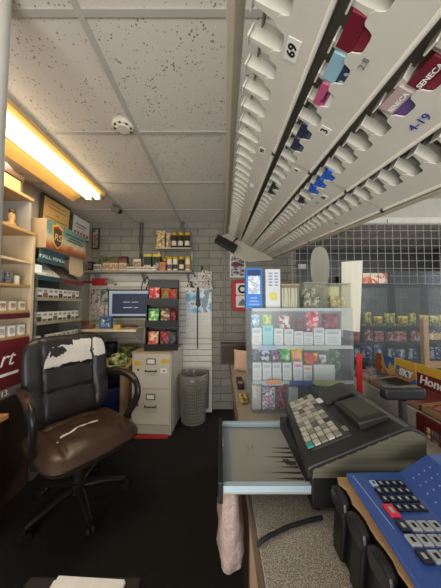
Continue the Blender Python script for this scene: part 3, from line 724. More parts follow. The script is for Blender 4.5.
def candy(m): return build(B().ball((0, 0, 0), (.013, .008, .008), 5).loft([[(.011, .002*math.cos(a), .002*math.sin(a)) for a in (0, 1.6, 3.1, 4.7)], [(.020, .008*math.cos(a), .003*math.sin(a)) for a in (0, 1.6, 3.1, 4.7)]]), 'wrapped_candy', m, smooth=50)
fm_ = printed('foil_candies', [(120, 120, 112), (226, 224, 214), (200, 196, 176), (240, 240, 234)], 40, .3)
P3 = lambda x, w, hh, n: (lambda k: ((x+random.uniform(-w, w), 1.14+random.uniform(.022, .078), 1.374+hh*k/n), rr()))
fill(candy(fm_), 34, P3(.474, .040, .085, 34), 'silver wrapped candy inside the wide canister on the display case', 'candy', 'silver candies in the wide canister')
fill(candy(mat('candy_dark_foil', (62, 62, 58), .35)), 22, P3(.474, .040, .085, 22), 'dark wrapped candy inside the wide canister on the display case', 'candy', 'dark candies in the wide canister')
t = jar(.594, .105, .122, 'clear canister of yellowish sweets at right on top of the display case', None)
build(B().box(-.042, .042, .093, .0955, .006, .118), 'backing_card', mat('yellow_backing', (222, 216, 172), .7), t)
fill(candy(printed('yellow_candies', [(190, 170, 100), (226, 212, 150), (206, 140, 90)], 40, .4)), 30, P3(.594, .032, .04, 30), 'yellowish wrapped sweet inside the rightmost canister on the display case', 'candy', 'yellow sweets in the right canister')
tag(build(B().box(.672, .70, 1.15, 1.156, CT+.001, 1.135), 'red_sign_edge', red, loc=(.686, 1.153, CT), world=True, bevel=.002), 'narrow upright red plastic strip right of the display case', 'strip')
tag(build(B().box(.652, .668, 1.17, 1.30, CT+.001, 1.20), 'dark_upright', dark, loc=(.66, 1.23, CT), world=True, bevel=.002), 'dark upright slab between the display case and the red strip', 'panel')

# ------------------------------------------------------------------ candy shelf on the customer's side
CS = thing('candy_stand', 'customer side candy stand with white side panel and maroon wire basket', 'stand', (1.05, 1.1, 0))
build(B().box(.846, 1.28, .60, 1.52, .90, .925), 'shelf', cream, CS, world=True)
build(B().box(.83, .845, 1.0, 1.52, 0, .925), 'side_panel', mat('stand_white', (196, 196, 190), .6), CS, world=True)
build(B().box(.83, .8395, .96, .9995, 0, .925).box(.83, .8395, .60, .96, .885, .925).box(.83, .8395, .60, .96, .60, .63), 'maroon_frame', maroon, CS, world=True, bevel=.003)
build(B().box(.86, 1.25, .63, 1.50, 0, .58), 'base', maroon, CS, world=True)
b = B()
for k in range(10): b.tube([(.836, .62+.035*k, .63), (.836, .62+.035*k, .92)], .003, 6)
for z in (.70, .78, .86): b.tube([(.833, .60, z), (.833, .97, z)], .003, 6)
build(b, 'basket_wire', mat('maroon_wire', (120, 60, 56), .4), CS, world=True)
for k in range(6):
    for j in range(3):
        pouchthing('candy_packet', .885+.05*(j % 2), .64+.055*k, .585+.10*j, .05, .10, .03, printed('candy_packet_%d' % (k % 3), [[(140, 30, 36), (190, 60, 50), (220, 190, 170)], [(120, 24, 30), (90, 40, 36), (200, 120, 90)], [(170, 60, 50), (110, 30, 34), (230, 210, 190)]][k % 3], 50),
                   'red candy packet in the maroon wire basket of the candy stand', 'packet', rot=R(90), group='red candy packets in the wire basket')
def tray_box(y0, y1, label, mats, lettering=None, x0=.848, x1=1.0, h=.045, tilt=0):
    t = thing('candy_box', label, 'box', ((x0+x1)/2, (y0+y1)/2, .9255))
    b = B().box(x0, x0+.003, y0, y1, .9255, .9255+h*.6).box(x1-.003, x1, y0, y1, .9255, .9255+h*.9).box(x0, x1, y0, y1, .9255, .929)
    for y in (y0, y1-.003): b.prism([(x0, .9255), (x1-.004, .9255), (x1-.004, .9255+h*1.0), (x0, .9255+h*.6)], 'y', y, y+.003)
    build(b, 'tray', mats[0], t, world=True)
    build(B().prism([(x0+.006, .93), (x1-.004, .93), (x1-.004, .93+h*.8), (x0+.006, .93+h*.45)], 'y', y0+.004, y1-.004), 'packets', mats[1], t, world=True)
    a = math.atan2(h*.85, x1-x0-.01)
    build(B().box(x1, x1+.004, y0, y1, .9255+h*.6, .9255+h*3.2), 'header_card', mats[2], t, world=True)
    if lettering:
        M_ = tr(x1-.0008, (y0+y1)/2, .9255+h*1.75) @ rz(R(-90)) @ rx(R(90))
        build(B().text(lettering[0], lettering[1], M_, .0018, shear=.2, bold=.001), 'lettering', lettering[2], t, world=True)
    return t
mh = mat('honey_brown', (120, 40, 34), .5); yh = mat('honey_yellow', (224, 176, 60), .5)
tray_box(.66, .99, 'plain cardboard candy tray of red packets, nearest on the candy stand', [card, printed('red_packets', [(130, 34, 34), (90, 30, 30), (190, 110, 90)], 30), card])
t = tray_box(1.0, 1.19, 'candy box with white script on brown and yellow header on the candy stand', [card, mh, mh], ('Honey', .058, inkwhite))
build(B().box(.9985, 1.0045, 1.002, 1.188, 1.036, 1.078), 'yellow_band', yh, t, world=True)
t = tray_box(1.195, 1.33, 'black packet tray with white capitals on blue header on the candy stand', [card, mat('sky_black', (30, 32, 36), .4), printed('blue_orange_h', [(50, 110, 180), (206, 150, 90), (60, 120, 190)], 12)], ('SKY', .05, inkwhite))
build(B().box(.9985, 1.0045, 1.197, 1.328, 1.036, 1.075), 'yellow_band', yh, t, world=True)
tray_box(1.335, 1.50, 'farthest candy tray with grey packets and blue header on the candy stand', [card, printed('grey_packets', [(110, 112, 116), (70, 74, 80), (160, 120, 120)], 30), printed('far_header', [(54, 92, 150), (190, 160, 90), (150, 80, 60)], 10)])

# clear barrier between counter and shop, reflection haze mixed into its material
tag(build(B().box(.805, 1.75, 1.53, 1.536, .0, 1.60), 'plexiglass_sheet', clear('plexiglass', (226, 230, 228), .05, .05, (170, 176, 178)), loc=(1.2, 1.53, .0), world=True), 'clear plexiglass sheet with painted reflection haze standing behind the candy boxes', 'sheet')
# wood rack post
W_ = thing('wooden_rack', 'light wooden frame rack standing past the candy boxes at the right edge', 'rack', (1.75, 2.0, 0))
rackw = wood_mat('rack_orange_wood', (222, 164, 98), .8, axis=2)
for x in (1.76, 2.36): build(B().box(x-.022, x+.022, 1.98, 2.02, 0, 1.25), 'post', rackw, W_, world=True, bevel=.003)
for z in (.55, .86, 1.10): build(B().box(1.783, 2.337, 1.985, 2.015, z-.025, z+.025), 'crossbar', rackw, W_, world=True)
build(B().box(1.79, 1.82, 1.978, 1.9845, 1.08, 1.12), 'price_tag', paper, W_, world=True)

# ------------------------------------------------------------------ shop background
CR = thing('chip_rack', 'dark shelving unit of chip bags in the shop beyond the plexiglass', 'shelf', (2.35, 3.2, 0))
shelfm = mat('gondola_dark', (52, 52, 54), .5)
build(B().box(1.75, 3.15, 3.38, 3.42, 0, 1.0895), "back_panel", shelfm, CR, world=True)
for z in (.16, .40, .64, .87, 1.09): build(B().box(1.75, 3.15, 2.98+.06*(z > .5), 3.379, z-.02, z), 'shelf', shelfm, CR, world=True)
for z, nm, cols in ((1.09, 'yellow', [[(220, 180, 50), (235, 205, 90), (150, 110, 40)], [(214, 190, 70), (120, 130, 60), (236, 220, 120)]]),
                    (.87, 'pinkish red', [[(170, 60, 66), (206, 120, 116), (230, 200, 190)], [(180, 90, 96), (140, 40, 50), (220, 190, 190)]]),
                    (.64, 'blue', [[(50, 90, 160), (90, 130, 190), (220, 225, 230)], [(70, 110, 170), (30, 50, 110), (200, 205, 215)]]),
                    (.40, 'silver', [[(150, 150, 156), (90, 90, 100), (190, 190, 190)], [(130, 60, 60), (180, 180, 180), (80, 80, 90)]])):
    for k in range(9):
        pouchthing('chip_bag', 1.84+.152*k, 3.10+random.uniform(0, .08), z+.0008, random.uniform(.11, .15), random.uniform(.12, .19), .07, printed('chips_%s_%d' % (nm.replace(' ', '_'), k % 2), cols[k % 2], 22),
                   nm+' chip bag in its own row on the dark shelving in the shop', 'chip bag', rot=R(random.uniform(-22, 22)), group=nm+' chip bags on the shop shelving')
def cooler(x0, x1, label, banner, bm, z1=1.95):
    t = thing('drink_cooler', label, 'cooler', ((x0+x1)/2, 4.4, 0))
    cb_ = mat('cooler_black', (28, 29, 31), .4)
    b = B().box(x0, x0+.04, 4.1, 4.66, 0, z1).box(x1-.04, x1, 4.1, 4.66, 0, z1).box(x0+.04, x1-.04, 4.60, 4.66, 0, z1).box(x0+.04, x1-.04, 4.1, 4.6, 0, .12).box(x0+.04, x1-.04, 4.1, 4.6, z1-.22, z1)
    build(b, 'cabinet', cb_, t, world=True)
    build(B().box(x0+.03, x1-.03, 4.085, 4.099, z1-.20, z1-.02), 'banner', bm, t, world=True)
    for z in (.5, .85, 1.2, 1.5): build(B().box(x0+.045, x1-.045, 4.16, 4.59, z-.01, z), 'shelf', steel, t, world=True)
    build(B().box(x0+.05, x0+.075, 4.11, 4.13, .2, z1-.3).box(x0+.1, x1-.1, 4.12, 4.15, z1-.255, z1-.235), 'added_glow_strip', emit('added_cooler_glow', (225, 236, 240), 1.6), t, world=True)  # glowing strips added to stand in for bright reflections on the glass
    dr_ = build(B().box(x0+.01, x0+.05, 4.06, 4.084, .13, z1-.23).box(x1-.05, x1-.01, 4.06, 4.084, .13, z1-.23).box(x0+.05, x1-.05, 4.06, 4.084, .13, .18).box(x0+.05, x1-.05, 4.06, 4.084, z1-.28, z1-.23), 'door', cb_, t, world=True)
    build(B().box(x0+.05, x1-.05, 4.07, 4.074, .18, z1-.28), 'glass', clear('cooler_glass', (214, 222, 222), .12, .08), dr_, world=True)
    build(B().tube([(x1-.06, 4.05, .8), (x1-.06, 4.05, 1.2)], .01, 8), 'handle', steel, dr_, world=True)
    cols = [(150, 150, 140), (60, 80, 110), (130, 44, 40), (96, 120, 90), (170, 150, 90), (110, 110, 112)]
    for zi, z in enumerate((.5, .85, 1.2, 1.5)):
        n = int((x1-x0-.12)/.085)
        for k in range(n):
            h = .20 if z < 1.5 else .17
            o = build(B().lathe([(.028, 0), (.03, .01), (.03, h*.6), (.012, h*.82), (.012, h*.95), (.0135, h)], n=10), 'drink_bottle', mat('bottle_%d' % ((k+zi*2) % 6), cols[(k+zi*2) % 6], .3), loc=(x0+.10+.085*k, 4.22, z+.0008), smooth=50)
            tag(o, 'drink bottle behind the glass door of the '+banner+' cooler', 'bottle', 'bottles in the '+banner+' cooler')
cooler(2.35, 3.0, 'tall shop drink cooler with a red and orange banner', 'red bannered', printed('red_banner', [(190, 44, 34), (220, 90, 50), (236, 210, 190)], 7))
cooler(3.04, 3.58, 'dark drink cooler between the red and blue bannered coolers', 'dark middle', mat('dark_banner', (34, 32, 36), .4))
cooler(3.62, 4.24, 'tall shop drink cooler with a dark blue banner', 'blue bannered', mat('blue_banner', (38, 52, 92), .4))
tag(build(B().box(1.4, 2.28, 4.2, 4.64, 0, 1.5).box(1.42, 2.26, 4.17, 4.1995, .9, 1.3, 1).box(1.42, 2.26, 4.17, 4.1995, .3, .8, 1), 'shop_cupboard', [shelfm, mat('cupboard_grey', (120, 122, 124), .5)], loc=(1.84, 4.4, 0), world=True, bevel=.004), 'grey fronted cupboard at the back of the shop left of the coolers', 'cupboard')

# ------------------------------------------------------------------ back wall: pictures, calendar, conduit
P_ = thing('framed_picture', 'small framed poster of red and white shapes on the block wall right of the calendar', 'picture', (.23, 3.079, 1.74))
build(B().box(.125, .335, 3.060, 3.079, 1.735, 2.045), 'frame', paper, P_, world=True)
build(B().box(.143, .317, 3.058, 3.0598, 1.753, 2.027), 'print', printed('poster_print', [(60, 64, 78), (120, 60, 66), (196, 196, 196), (90, 92, 104)], 10, .5, (1, 1, 2)), P_, world=True)
def rounded(x0, x1, z0, z1, r, n=6):
    o_ = []
    for cx, cz, a0 in ((x1-r, z0+r, -90), (x1-r, z1-r, 0), (x0+r, z1-r, 90), (x0+r, z0+r, 180)):
        for k in range(n+1): a = R(a0+90*k/n); o_.append((cx+r*math.cos(a), cz+r*math.sin(a)))
    return o_
P_ = thing('red_framed_sign', 'rounded red framed sign with two white panels on the block wall', 'sign', (.29, 3.079, 1.29))
build(B().prism(rounded(.15, .43, 1.29, 1.70, .06), 'y', 3.055, 3.079), 'red_frame', red, P_, world=True, bevel=.006)
w1 = build(B().prism(rounded(.205, .385, 1.50, 1.655, .02), 'y', 3.051, 3.0545), 'white_panel', paper, P_, world=True)
w2 = build(B().prism(rounded(.205, .385, 1.335, 1.49, .02), 'y', 3.051, 3.0545), 'white_panel', paper, P_, world=True)
b = B()
rg = [(.29+.045*math.cos(a), 1.578+.045*math.sin(a)) for a in [R(40+k*280/20) for k in range(21)]]
b.tube([(x, 3.0495, z) for x, z in rg], .012, 8, up=(0, 1, 0))
build(b, 'symbol', inkblack, w1, world=True)
build(B().prism([(.235, 1.36), (.36, 1.36), (.35, 1.40), (.32, 1.42), (.30, 1.455), (.275, 1.43), (.25, 1.41)], 'y', 3.049, 3.0508), 'symbol', mat('sign_grey_print', (120, 122, 124), .6), w2, world=True)
CA = thing('wall_calendar', 'hanging calendar with a blue icy photo above a white month grid on the slatwall', 'calendar', (-.30, 3.04, 1.0))
build(B().box(-.455, -.12, 3.036, 3.0415, 1.27, 1.56), 'photo_page', printed('ice_photo', [(110, 170, 200), (180, 210, 224), (226, 234, 238), (120, 150, 170)], 9, .4), CA, world=True)
b = B().box(-.455, -.12, 3.036, 3.0415, 1.0, 1.268, 0)
for i in range(8): b.box(-.44+i*.0435, -.4385+i*.0435, 3.0352, 3.0359, 1.02, 1.22, 1)
for j in range(6): b.box(-.44, -.1355, 3.0352, 3.0359, 1.02+j*.04, 1.0215+j*.04, 1)
build(b, 'month_page', [paper, mat('calendar_grid_grey', (170, 172, 174), .7)], CA, world=True)
b = B()
b.prism([(-.315, 1.60), (-.285, 1.60), (-.27, 1.42), (-.255, 1.37), (-.29, 1.33), (-.33, 1.37), (-.32, 1.44)], 'y', 3.018, 3.033)
b.box(-.307, -.293, 3.022, 3.032, .80, 1.36)
tag(build(b, 'folded_umbrella', black, loc=(-.3, 3.02, 1.6), world=True, bevel=.006), 'black strap with pouch hanging down in front of the calendar', 'strap')
b = B()
for k, (x, z, w, h, a) in enumerate(((-.40, 1.60, .10, .18, .2), (-.33, 1.63, .09, .17, -.15), (-.20, 1.60, .13, .22, .1), (-.13, 1.56, .07, .16, -.25))):
    b.T = tr(x, 3.030-.008*k, z) @ ry(a); b.pouch(w, h, .02, .02, wob=.3)
tag(build(b, 'hanging_papers', printed('newsprint', [(60, 60, 60), (196, 192, 184), (216, 212, 204), (120, 118, 112)], 26, .7), loc=(-.27, 3.02, 1.6), world=True, smooth=60), 'bunch of printed grey papers pinned above the calendar', 'papers')
tag(build(B().lathe([(.012, 0), (.012, .06), (.006, .065), (.006, .08)], (-.245, 3.03, 1.815), 12), 'bottle_cap_hook', dark, loc=(-.245, 3.03, 1.815), world=True), 'small dark peg on top edge of the slatwall above the papers', 'hook')
tag(build(B().tube([(.055, 3.068, .92), (.055, 3.068, 2.4849)], .011, 8), 'wall_conduit', mat('conduit_paint', (150, 147, 136), .6), loc=(.055, 3.068, .92), world=True, smooth=50), 'thin painted vertical conduit on the block wall left of the poster', 'conduit')
tag(build(B().tube([(-1.05, 3.062, 2.48), (-1.055, 3.055, 2.2), (-1.09, 3.055, 1.95), (-1.08, 3.05, 1.84)], .009, 8).tube([(-1.08, 3.062, 2.48), (-1.09, 3.05, 2.2), (-1.05, 3.05, 2.0), (-1.10, 3.05, 1.84)], .008, 8), 'wall_cable', mat('cable_grey', (82, 80, 74), .6), loc=(-1.07, 3.06, 1.84), world=True, smooth=50), 'pair of grey cables running down the block wall to the long shelf', 'cable')
tag(build(B().tube([(-.50, 3.05, 2.478), (-.52, 3.0, 2.40), (-.46, 2.98, 2.28), (-.49, 3.02, 2.16)], .02, 10), 'ceiling_hose', mat('hose_grey', (110, 108, 100), .5), loc=(-.5, 3.04, 2.2), world=True, smooth=50), 'short grey hose hanging from the ceiling behind the snack cans', 'hose')

# long shelf with boxes
SH = thing('wall_shelf', 'long grey wall shelf of small boxes above the monitor', 'shelf', (-1.02, 3.0, 1.78))
build(B().box(-1.735, -.36, 2.85, 3.078, 1.775, 1.80), 'board', mat('shelf_board_grey', (150, 146, 134), .5), SH, world=True, bevel=.003)
for x in (-1.60, -1.0, -.42): build(B().prism([(2.88, 1.774), (3.043, 1.774), (3.043, 1.65), (3.03, 1.65)], 'x', x-.008, x+.008), 'bracket', steel, SH, world=True)
SZ = 1.8005
def sbox(x, w, h, c, label, y=2.90, d=.08, name='small_box', c2=None, z=SZ):
    h *= 1.2 if x < -.9 and h > .05 else 1
    b = B().box(-w/2, w/2, 0, d, 0, h, 0)
    mats = [mat('sbox_%d_%d_%d' % c, c, .5)]
    if c2:
        b.box(-w/2+.004, w/2-.004, -.0012, -.0002, h*.25, h*.8, 1); mats.append(printed('sboxp_%d_%d_%d' % c2, [c2, tuple(int(v*.7) for v in c2)], 45))
    return tag(build(b, name, mats, loc=(x, y, z)), label, 'box')
sbox(-1.655, .05, .10, (48, 44, 40), 'small dark box at the left end of the long wall shelf', c2=(150, 140, 120))
sbox(-1.565, .09, .07, (220, 214, 200), 'low white box near the left end of the long wall shelf', c2=(190, 184, 170))
sbox(-1.40, .19, .085, (214, 178, 146), 'wide peach box on the long wall shelf', c2=(224, 196, 168))
sbox(-1.245, .095, .085, (216, 184, 152), 'narrow peach box on the long wall shelf', c2=(226, 200, 170))
sbox(-1.28, .11, .17, (92, 40, 42), 'tall maroon box standing behind the peach boxes', y=2.985, d=.05, c2=(150, 110, 100))
sbox(-1.09, .095, .14, (224, 206, 176), 'cream box in the middle of the long wall shelf', y=2.985, d=.05, c2=(206, 180, 150))
sbox(-.99, .37, .045, (226, 222, 208), 'long flat white box lying along the front of the wall shelf', y=2.86, d=.06, c2=(200, 196, 184))
for x, w in ((-.955, 'left'), (-.835, 'right')):
    t = thing('herbal_carton', w+' of two tall dark green cartons with yellow tops on the long wall shelf', 'carton', (x, 2.985, SZ))
    build(B().box(-.047, .047, 0, .05, 0, .20), 'carton_body', mat('carton_dark_green', (36, 52, 40), .5), t)
    build(B().box(-.044, .044, -.0012, -.0002, .02, .09), 'label_panel', mat('carton_label', (206, 200, 170), .6), t)
    build(B().prism([(-.047, .2003), (.047, .2003), (.056, .225), (.02, .235), (-.056, .228)], 'y', 0, .05), 'top_flap', mat('carton_yellow', (214, 196, 60), .5), t)
lf = mat('plastic_leaf_green', (132, 140, 66), .5); 
b = B()
for k in range(90):
    x = random.uniform(-1.62, -1.36); z = SZ+random.uniform(.06, .20); y = random.uniform(3.0, 3.045)
    b.T = tr(x, y, z) @ Euler((random.uniform(-1, 1), random.uniform(-1, 1), random.random()*6)).to_matrix().to_4x4()
    b.add([(-.03, 0, 0), (0, -.011, .004), (.03, 0, 0), (0, .011, .004)], [(0, 1, 2, 3)])
PL = thing('trailing_plant', 'yellow-green leafy plant in a low planter behind boxes at left of the long wall shelf', 'plant', (-1.49, 3.02, SZ))
ob = build(b, 'foliage', lf, PL, world=True)
build(B().box(-1.62, -1.37, 2.99, 3.042, SZ, SZ+.08), 'planter', mat('planter_brown', (96, 78, 56), .7), PL, world=True, bevel=.004)
for x in (-1.59, -1.5, -1.41): build(B().tube([(x, 3.02, SZ+.08), (x+.02, 3.02, SZ+.16)], .004, 6), 'stem', lf, PL, world=True)
FP = thing('photo_frame', 'small dark photo frame high on the back wall corner above the plant', 'frame', (-1.69, 3.078, 2.13))
build(B().box(-1.728, -1.635, 3.058, 3.078, 2.12, 2.40), 'frame', mat('dark_frame', (52, 46, 42), .5), FP, world=True)
build(B().box(-1.716, -1.647, 3.055, 3.0578, 2.135, 2.385), 'photo', printed('old_photo', [(150, 136, 116), (110, 96, 84), (176, 160, 140)], 16), FP, world=True)

# upper snack shelf
US = thing('snack_shelf', 'small white upper wall shelf carrying snack cans near the ceiling', 'shelf', (-.59, 3.0, 2.09))
build(B().box(-.83, -.37, 2.90, 3.078, 2.085, 2.10), 'board', mat('shelf_wire_white', (190, 186, 172), .5), US, world=True, bevel=.002)
for x in (-.82, -.38): build(B().box(x-.006, x+.006, 3.04, 3.078, 1.801, 2.084), 'upright', steel, US, world=True)
def can(x, y, z, h, r, body, top, label, lab):
    t = thing('snack_can', label, 'can', (x, y, z))
    build(B().lathe([(r, 0), (r, h*.82)], n=16), 'can_body', body, t, smooth=40)
    build(B().lathe([(r*1.03, h*.82+.0003), (r*1.03, h*.97), (r*.9, h)], n=16), 'lid', top, t, smooth=40)
    a = [math.pi*1.15+k*math.pi*.7/8 for k in range(9)]
    build(B().loft([[(r*1.012*math.cos(q), r*1.012*math.sin(q), h*.15) for q in a], [(r*1.012*math.cos(q), r*1.012*math.sin(q), h*.45) for q in a]], cap=False, closed=False), 'label_band', lab, t, smooth=60)
    return t
yel = mat('can_yellow', (206, 176, 50), .45); brn = mat('can_brown', (58, 44, 30), .45); crm = mat('can_cream', (226, 218, 196), .5)
pouchthing('snack_bag', -.775, 2.945, 2.1005, .115, .23, .05, printed('bag_wheat', [(190, 160, 70), (226, 206, 150), (150, 120, 50)], 26), 'tall yellow and tan snack bag at left of the upper snack shelf')
pouchthing('snack_bag', -.675, 2.945, 2.1005, .065, .20, .05, printed('bag_white', [(220, 212, 196), (190, 170, 150), (170, 100, 80)], 30), 'narrow white snack bag second on the upper snack shelf')
can(-.60, 2.95, 2.1005, .20, .034, brn, yel, 'dark can with yellow lid, left of the three on the upper snack shelf', crm)
can(-.515, 2.95, 2.1005, .20, .034, brn, yel, 'dark can with yellow lid, middle of the three on the upper snack shelf', crm)
can(-.43, 2.95, 2.1005, .20, .034, brn, yel, 'dark can with yellow lid, right of the three on the upper snack shelf', crm)
sbox(-.80, .045, .12, (70, 74, 90), 'small slate box below the upper snack shelf', y=2.89, d=.04, c2=(200, 200, 200))
sbox(-.735, .075, .11, (206, 120, 66), 'orange box on the long shelf below the snack bags', y=2.89, d=.04, c2=(216, 150, 100))
can(-.655, 2.94, SZ, .185, .032, crm, yel, 'cream can with yellow lid right of the orange box', mat('can_purple_label', (110, 80, 120), .5))
can(-.58, 2.94, SZ, .185, .032, crm, yel, 'cream can with yellow lid and dark label at centre of lower snack row', mat('can_dark_label', (60, 56, 60), .5))
can(-.50, 2.94, SZ, .185, .032, brn, yel, 'brown can with yellow lid in the lower snack row', mat('can_pale_label', (226, 214, 190), .5))
can(-.42, 2.94, SZ, .185, .032, crm, yel, 'cream can with yellow lid and orange label at right end of lower snack row', mat('can_orange_label', (200, 120, 70), .5))
pouchthing('snack_bag', -.715, 3.00, SZ, .11, .21, .04, printed('bag_dark', [(80, 60, 34), (180, 140, 50), (50, 40, 30)], 26), 'brown and gold snack bag standing behind the orange box')

# monitor on the wall
MO = thing('wall_monitor', 'black flat monitor showing a dark blue window, mounted on the slatwall', 'monitor', (-1.09, 2.80, 1.22), (0, 0, 0))
build(B().box(-1.36, -.835, 2.775, 2.805, 1.212, 1.555), 'bezel', black, MO, world=True, bevel=.004)
sc = build(B().box(-1.343, -.852, 2.7725, 2.7748, 1.236, 1.54), 'screen', emit('screen_pale', (140, 150, 168), .4), MO, world=True)
build(B().box(-1.305, -.875, 2.7715, 2.7724, 1.262, 1.505), 'screen_window', emit('screen_navy', (38, 46, 70), .3), sc, world=True)
b = B()
for z, x0, x1 in ((1.40, -1.17, -1.09), (1.40, -1.07, -.99), (1.335, -1.17, -1.06), (1.335, -1.04, -.99)): b.box(x0, x1, 2.7706, 2.7714, z, z+.007)
build(b, 'screen_text', emit('screen_white', (170, 176, 186), .5), sc, world=True)
build(B().box(-.99, -.90, 2.806, 2.83, 1.33, 1.42).tube([(-.945, 2.83, 1.37), (-1.03, 2.93, 1.37), (-1.0, 3.044, 1.37)], .016, 8).box(-1.05, -.95, 3.03, 3.044, 1.30, 1.44), 'wall_arm', dark, MO, world=True)
for pts in ([(-.93, 2.83, 1.24), (-.90, 2.86, 1.15), (-.84, 2.92, 1.12), (-.80, 3.0, 1.2)], [(-.98, 2.83, 1.55), (-.99, 2.92, 1.66), (-.95, 3.0, 1.74)], [(-.92, 2.83, 1.55), (-.91, 2.92, 1.68), (-.97, 3.0, 1.74)]):
    build(B().tube(pts, .006, 8), 'cable', black, MO, world=True, smooth=60)
# hanging merchandise left of the monitor
RT = thing('red_label_gun', 'red pricing gun on a peg at the left of the slatwall', 'label gun', (-1.55, 2.9, 1.70))
build(B().box(-1.60, -1.42, 2.84, 2.89, 1.61, 1.70), 'body', mat('gun_red', (150, 34, 44), .4), RT, world=True, bevel=.014, seg=3)
build(B().tube([(-1.42, 2.865, 1.66), (-1.36, 2.865, 1.65), (-1.30, 2.865, 1.62)], [.02, .012, .016], 8), 'nozzle', steel, RT, world=True)
build(B().tube([(-1.60, 2.865, 1.65), (-1.72, 2.865, 1.655)], .014, 8), 'handle', mat('gun_red', (150, 34, 44), .4), RT, world=True)
build(B().tube([(-1.5, 2.88, 1.69), (-1.5, 3.045, 1.70)], .005, 6), 'peg', steel, RT, world=True)
for x, z, w, h, cols, lab in ((-1.62, 1.36, .13, .22, [(170, 164, 160), (200, 190, 190), (110, 104, 104)], 'grey merchandise pouch hanging under the red pricing gun'),
                              (-1.49, 1.40, .11, .18, [(120, 140, 120), (80, 110, 90), (180, 180, 170)], 'greenish merchandise pouch hanging left of the monitor'),
                              (-1.58, 1.18, .15, .20, [(200, 176, 180), (176, 160, 164), (220, 210, 208)], 'pale pink merchandise pouch hanging above the white desk shelf'),
                              (-1.42, 1.32, .05, .06, [(200, 180, 60), (180, 160, 60)], 'tiny yellow tag hanging beside the monitor')):
    t = thing('hanging_pouch', lab, 'pouch', (x, 2.98, z))
    b = B(); b.pouch(w, h, .03, wob=.3); build(b, 'pouch_body', printed('hang_'+lab[:14].replace(' ', '_'), cols, 24), t, smooth=60)
    build(B().tube([(0, 0, h-.01), (0, .064, h+.005)], .004, 6), 'peg', steel, t)

# white desk shelf with odds and ends
DS = thing('desk_shelf', 'white wooden shelf board fixed to the slatwall below the monitor', 'shelf', (-1.3, 2.8, 1.09))
build(B().box(-1.735, -.925, 2.52, 3.044, 1.075, 1.10), 'board', wood_mat('pale_shelf_wood', (222, 206, 176), .85), DS, world=True, bevel=.003)
for x in (-1.45, -1.02): build(B().prism([(2.62, 1.0745), (3.044, 1.0745), (3.044, .90), (3.03, .90)], 'x', x-.01, x+.01), 'bracket', white, DS, world=True)
DZ = 1.1005
o = build(B().box(-.065, .065, 0, .06, 0, .14, 0).box(-.05, .05, -.0012, -.0002, .02, .12, 1), 'product_box', [mat('box_blue', (66, 106, 156), .5), printed('box_face', [(226, 230, 234), (120, 150, 190), (60, 60, 66)], 30)], loc=(-1.31, 2.62, DZ)); tag(o, 'blue and white printed box on the white desk shelf', 'box')
o = build(B().box(-.04, .04, 0, .05, 0, .045), 'tape_box', mat('tape_yellow', (196, 170, 84), .5), loc=(-1.17, 2.60, DZ), bevel=.004); tag(o, 'small yellow box on the white desk shelf right of the blue box', 'box')
o = build(B().tube([(-1.11, 2.62, DZ+.02), (-1.06, 2.60, DZ+.035), (-1.0, 2.62, DZ+.03), (-.95, 2.66, DZ+.02)], [.015, .02, .02, .015], 10, flat=(1, .8)), 'brown_pouch', mat('leather_brown', (74, 54, 40), .6), loc=(-1.03, 2.62, DZ), world=True, smooth=60); tag(o, 'small brown leather pouch at right end of the white desk shelf', 'pouch')
o = build(B().box(-.09, .09, 0, .07, 0, .05, 0).box(-.08, .02, .005, .065, .05, .09, 1), 'tin_stack', [mat('tin_brown', (120, 92, 70), .5), mat('tin_red', (130, 70, 60), .5)], loc=(-1.53, 2.60, DZ), bevel=.005); tag(o, 'brown and reddish tins stacked at left end of the white desk shelf', 'tins')

# lower desk, hat, bags, bin
DK = thing('back_desk', 'pale wooden desk against the back wall left of the filing cabinet', 'desk', (-1.35, 2.68, 0))
build(B().box(-1.465, -.955, 2.33, 3.04, .725, .75), 'desktop', wood_mat('desk_maple', (206, 168, 124), .8), DK, world=True, bevel=.003)
for x in (-1.44, -.995): build(B().box(x-.02, x+.02, 2.36, 3.0, 0, .7245), 'leg_panel', wood_mat('desk_side', (150, 122, 92), .8, axis=2), DK, world=True)
HT = thing('camouflage_cap', 'pale green camouflage cap lying on the wooden desk', 'cap', (-1.08, 2.46, .7505))
build(B().lathe([(.10, 0), (.102, .03), (.09, .07), (.06, .10), (.02, .113), (.004, .115)], n=24), 'crown', camo_mat(), HT, smooth=60)
rg = []
for k in range(13):
    a = R(-150+k*10); rg.append([(.098*math.cos(a), .098*math.sin(a), .004), (.17*math.cos(a)*.95, .098*math.sin(a)-.075, .012), (.17*math.cos(a)*.95, .098*math.sin(a)-.075, .016), (.098*math.cos(a), .098*math.sin(a), .012)])
build(B().loft(rg), 'brim', camo_mat(), HT, smooth=50)
build(B().ball((0, 0, .117), .008, 6), 'button', mat('cap_button', (120, 128, 80), .7), HT)
o = build(B().pouch(.24, .14, .16, .04, wob=.2), 'green_bag', printed('green_bag_p', [(44, 60, 34), (70, 92, 50), (150, 150, 70)], 20), loc=(-1.08, 2.78, .7505), smooth=60); tag(o, 'dark green bag on the desk behind the camouflage cap', 'bag')
o = build(B().pouch(.26, .18, .16, .04, wob=.3), 'black_bag', black, loc=(-1.36, 2.78, .7505), smooth=60); tag(o, 'black soft bag on the desk left of the green bag', 'bag')
o = build(B().lathe([(.13, 0), (.145, .03), (.15, .50), (.158, .505), (.158, .53), (.14, .53), (.135, .04), (.001, .035)], n=28, cap=True), 'blue_bin', mat('bin_navy', (30, 42, 84), .4), loc=(-1.16, 2.48, .001), smooth=40); tag(o, 'navy blue plastic bin on the floor under the wooden desk', 'bin')

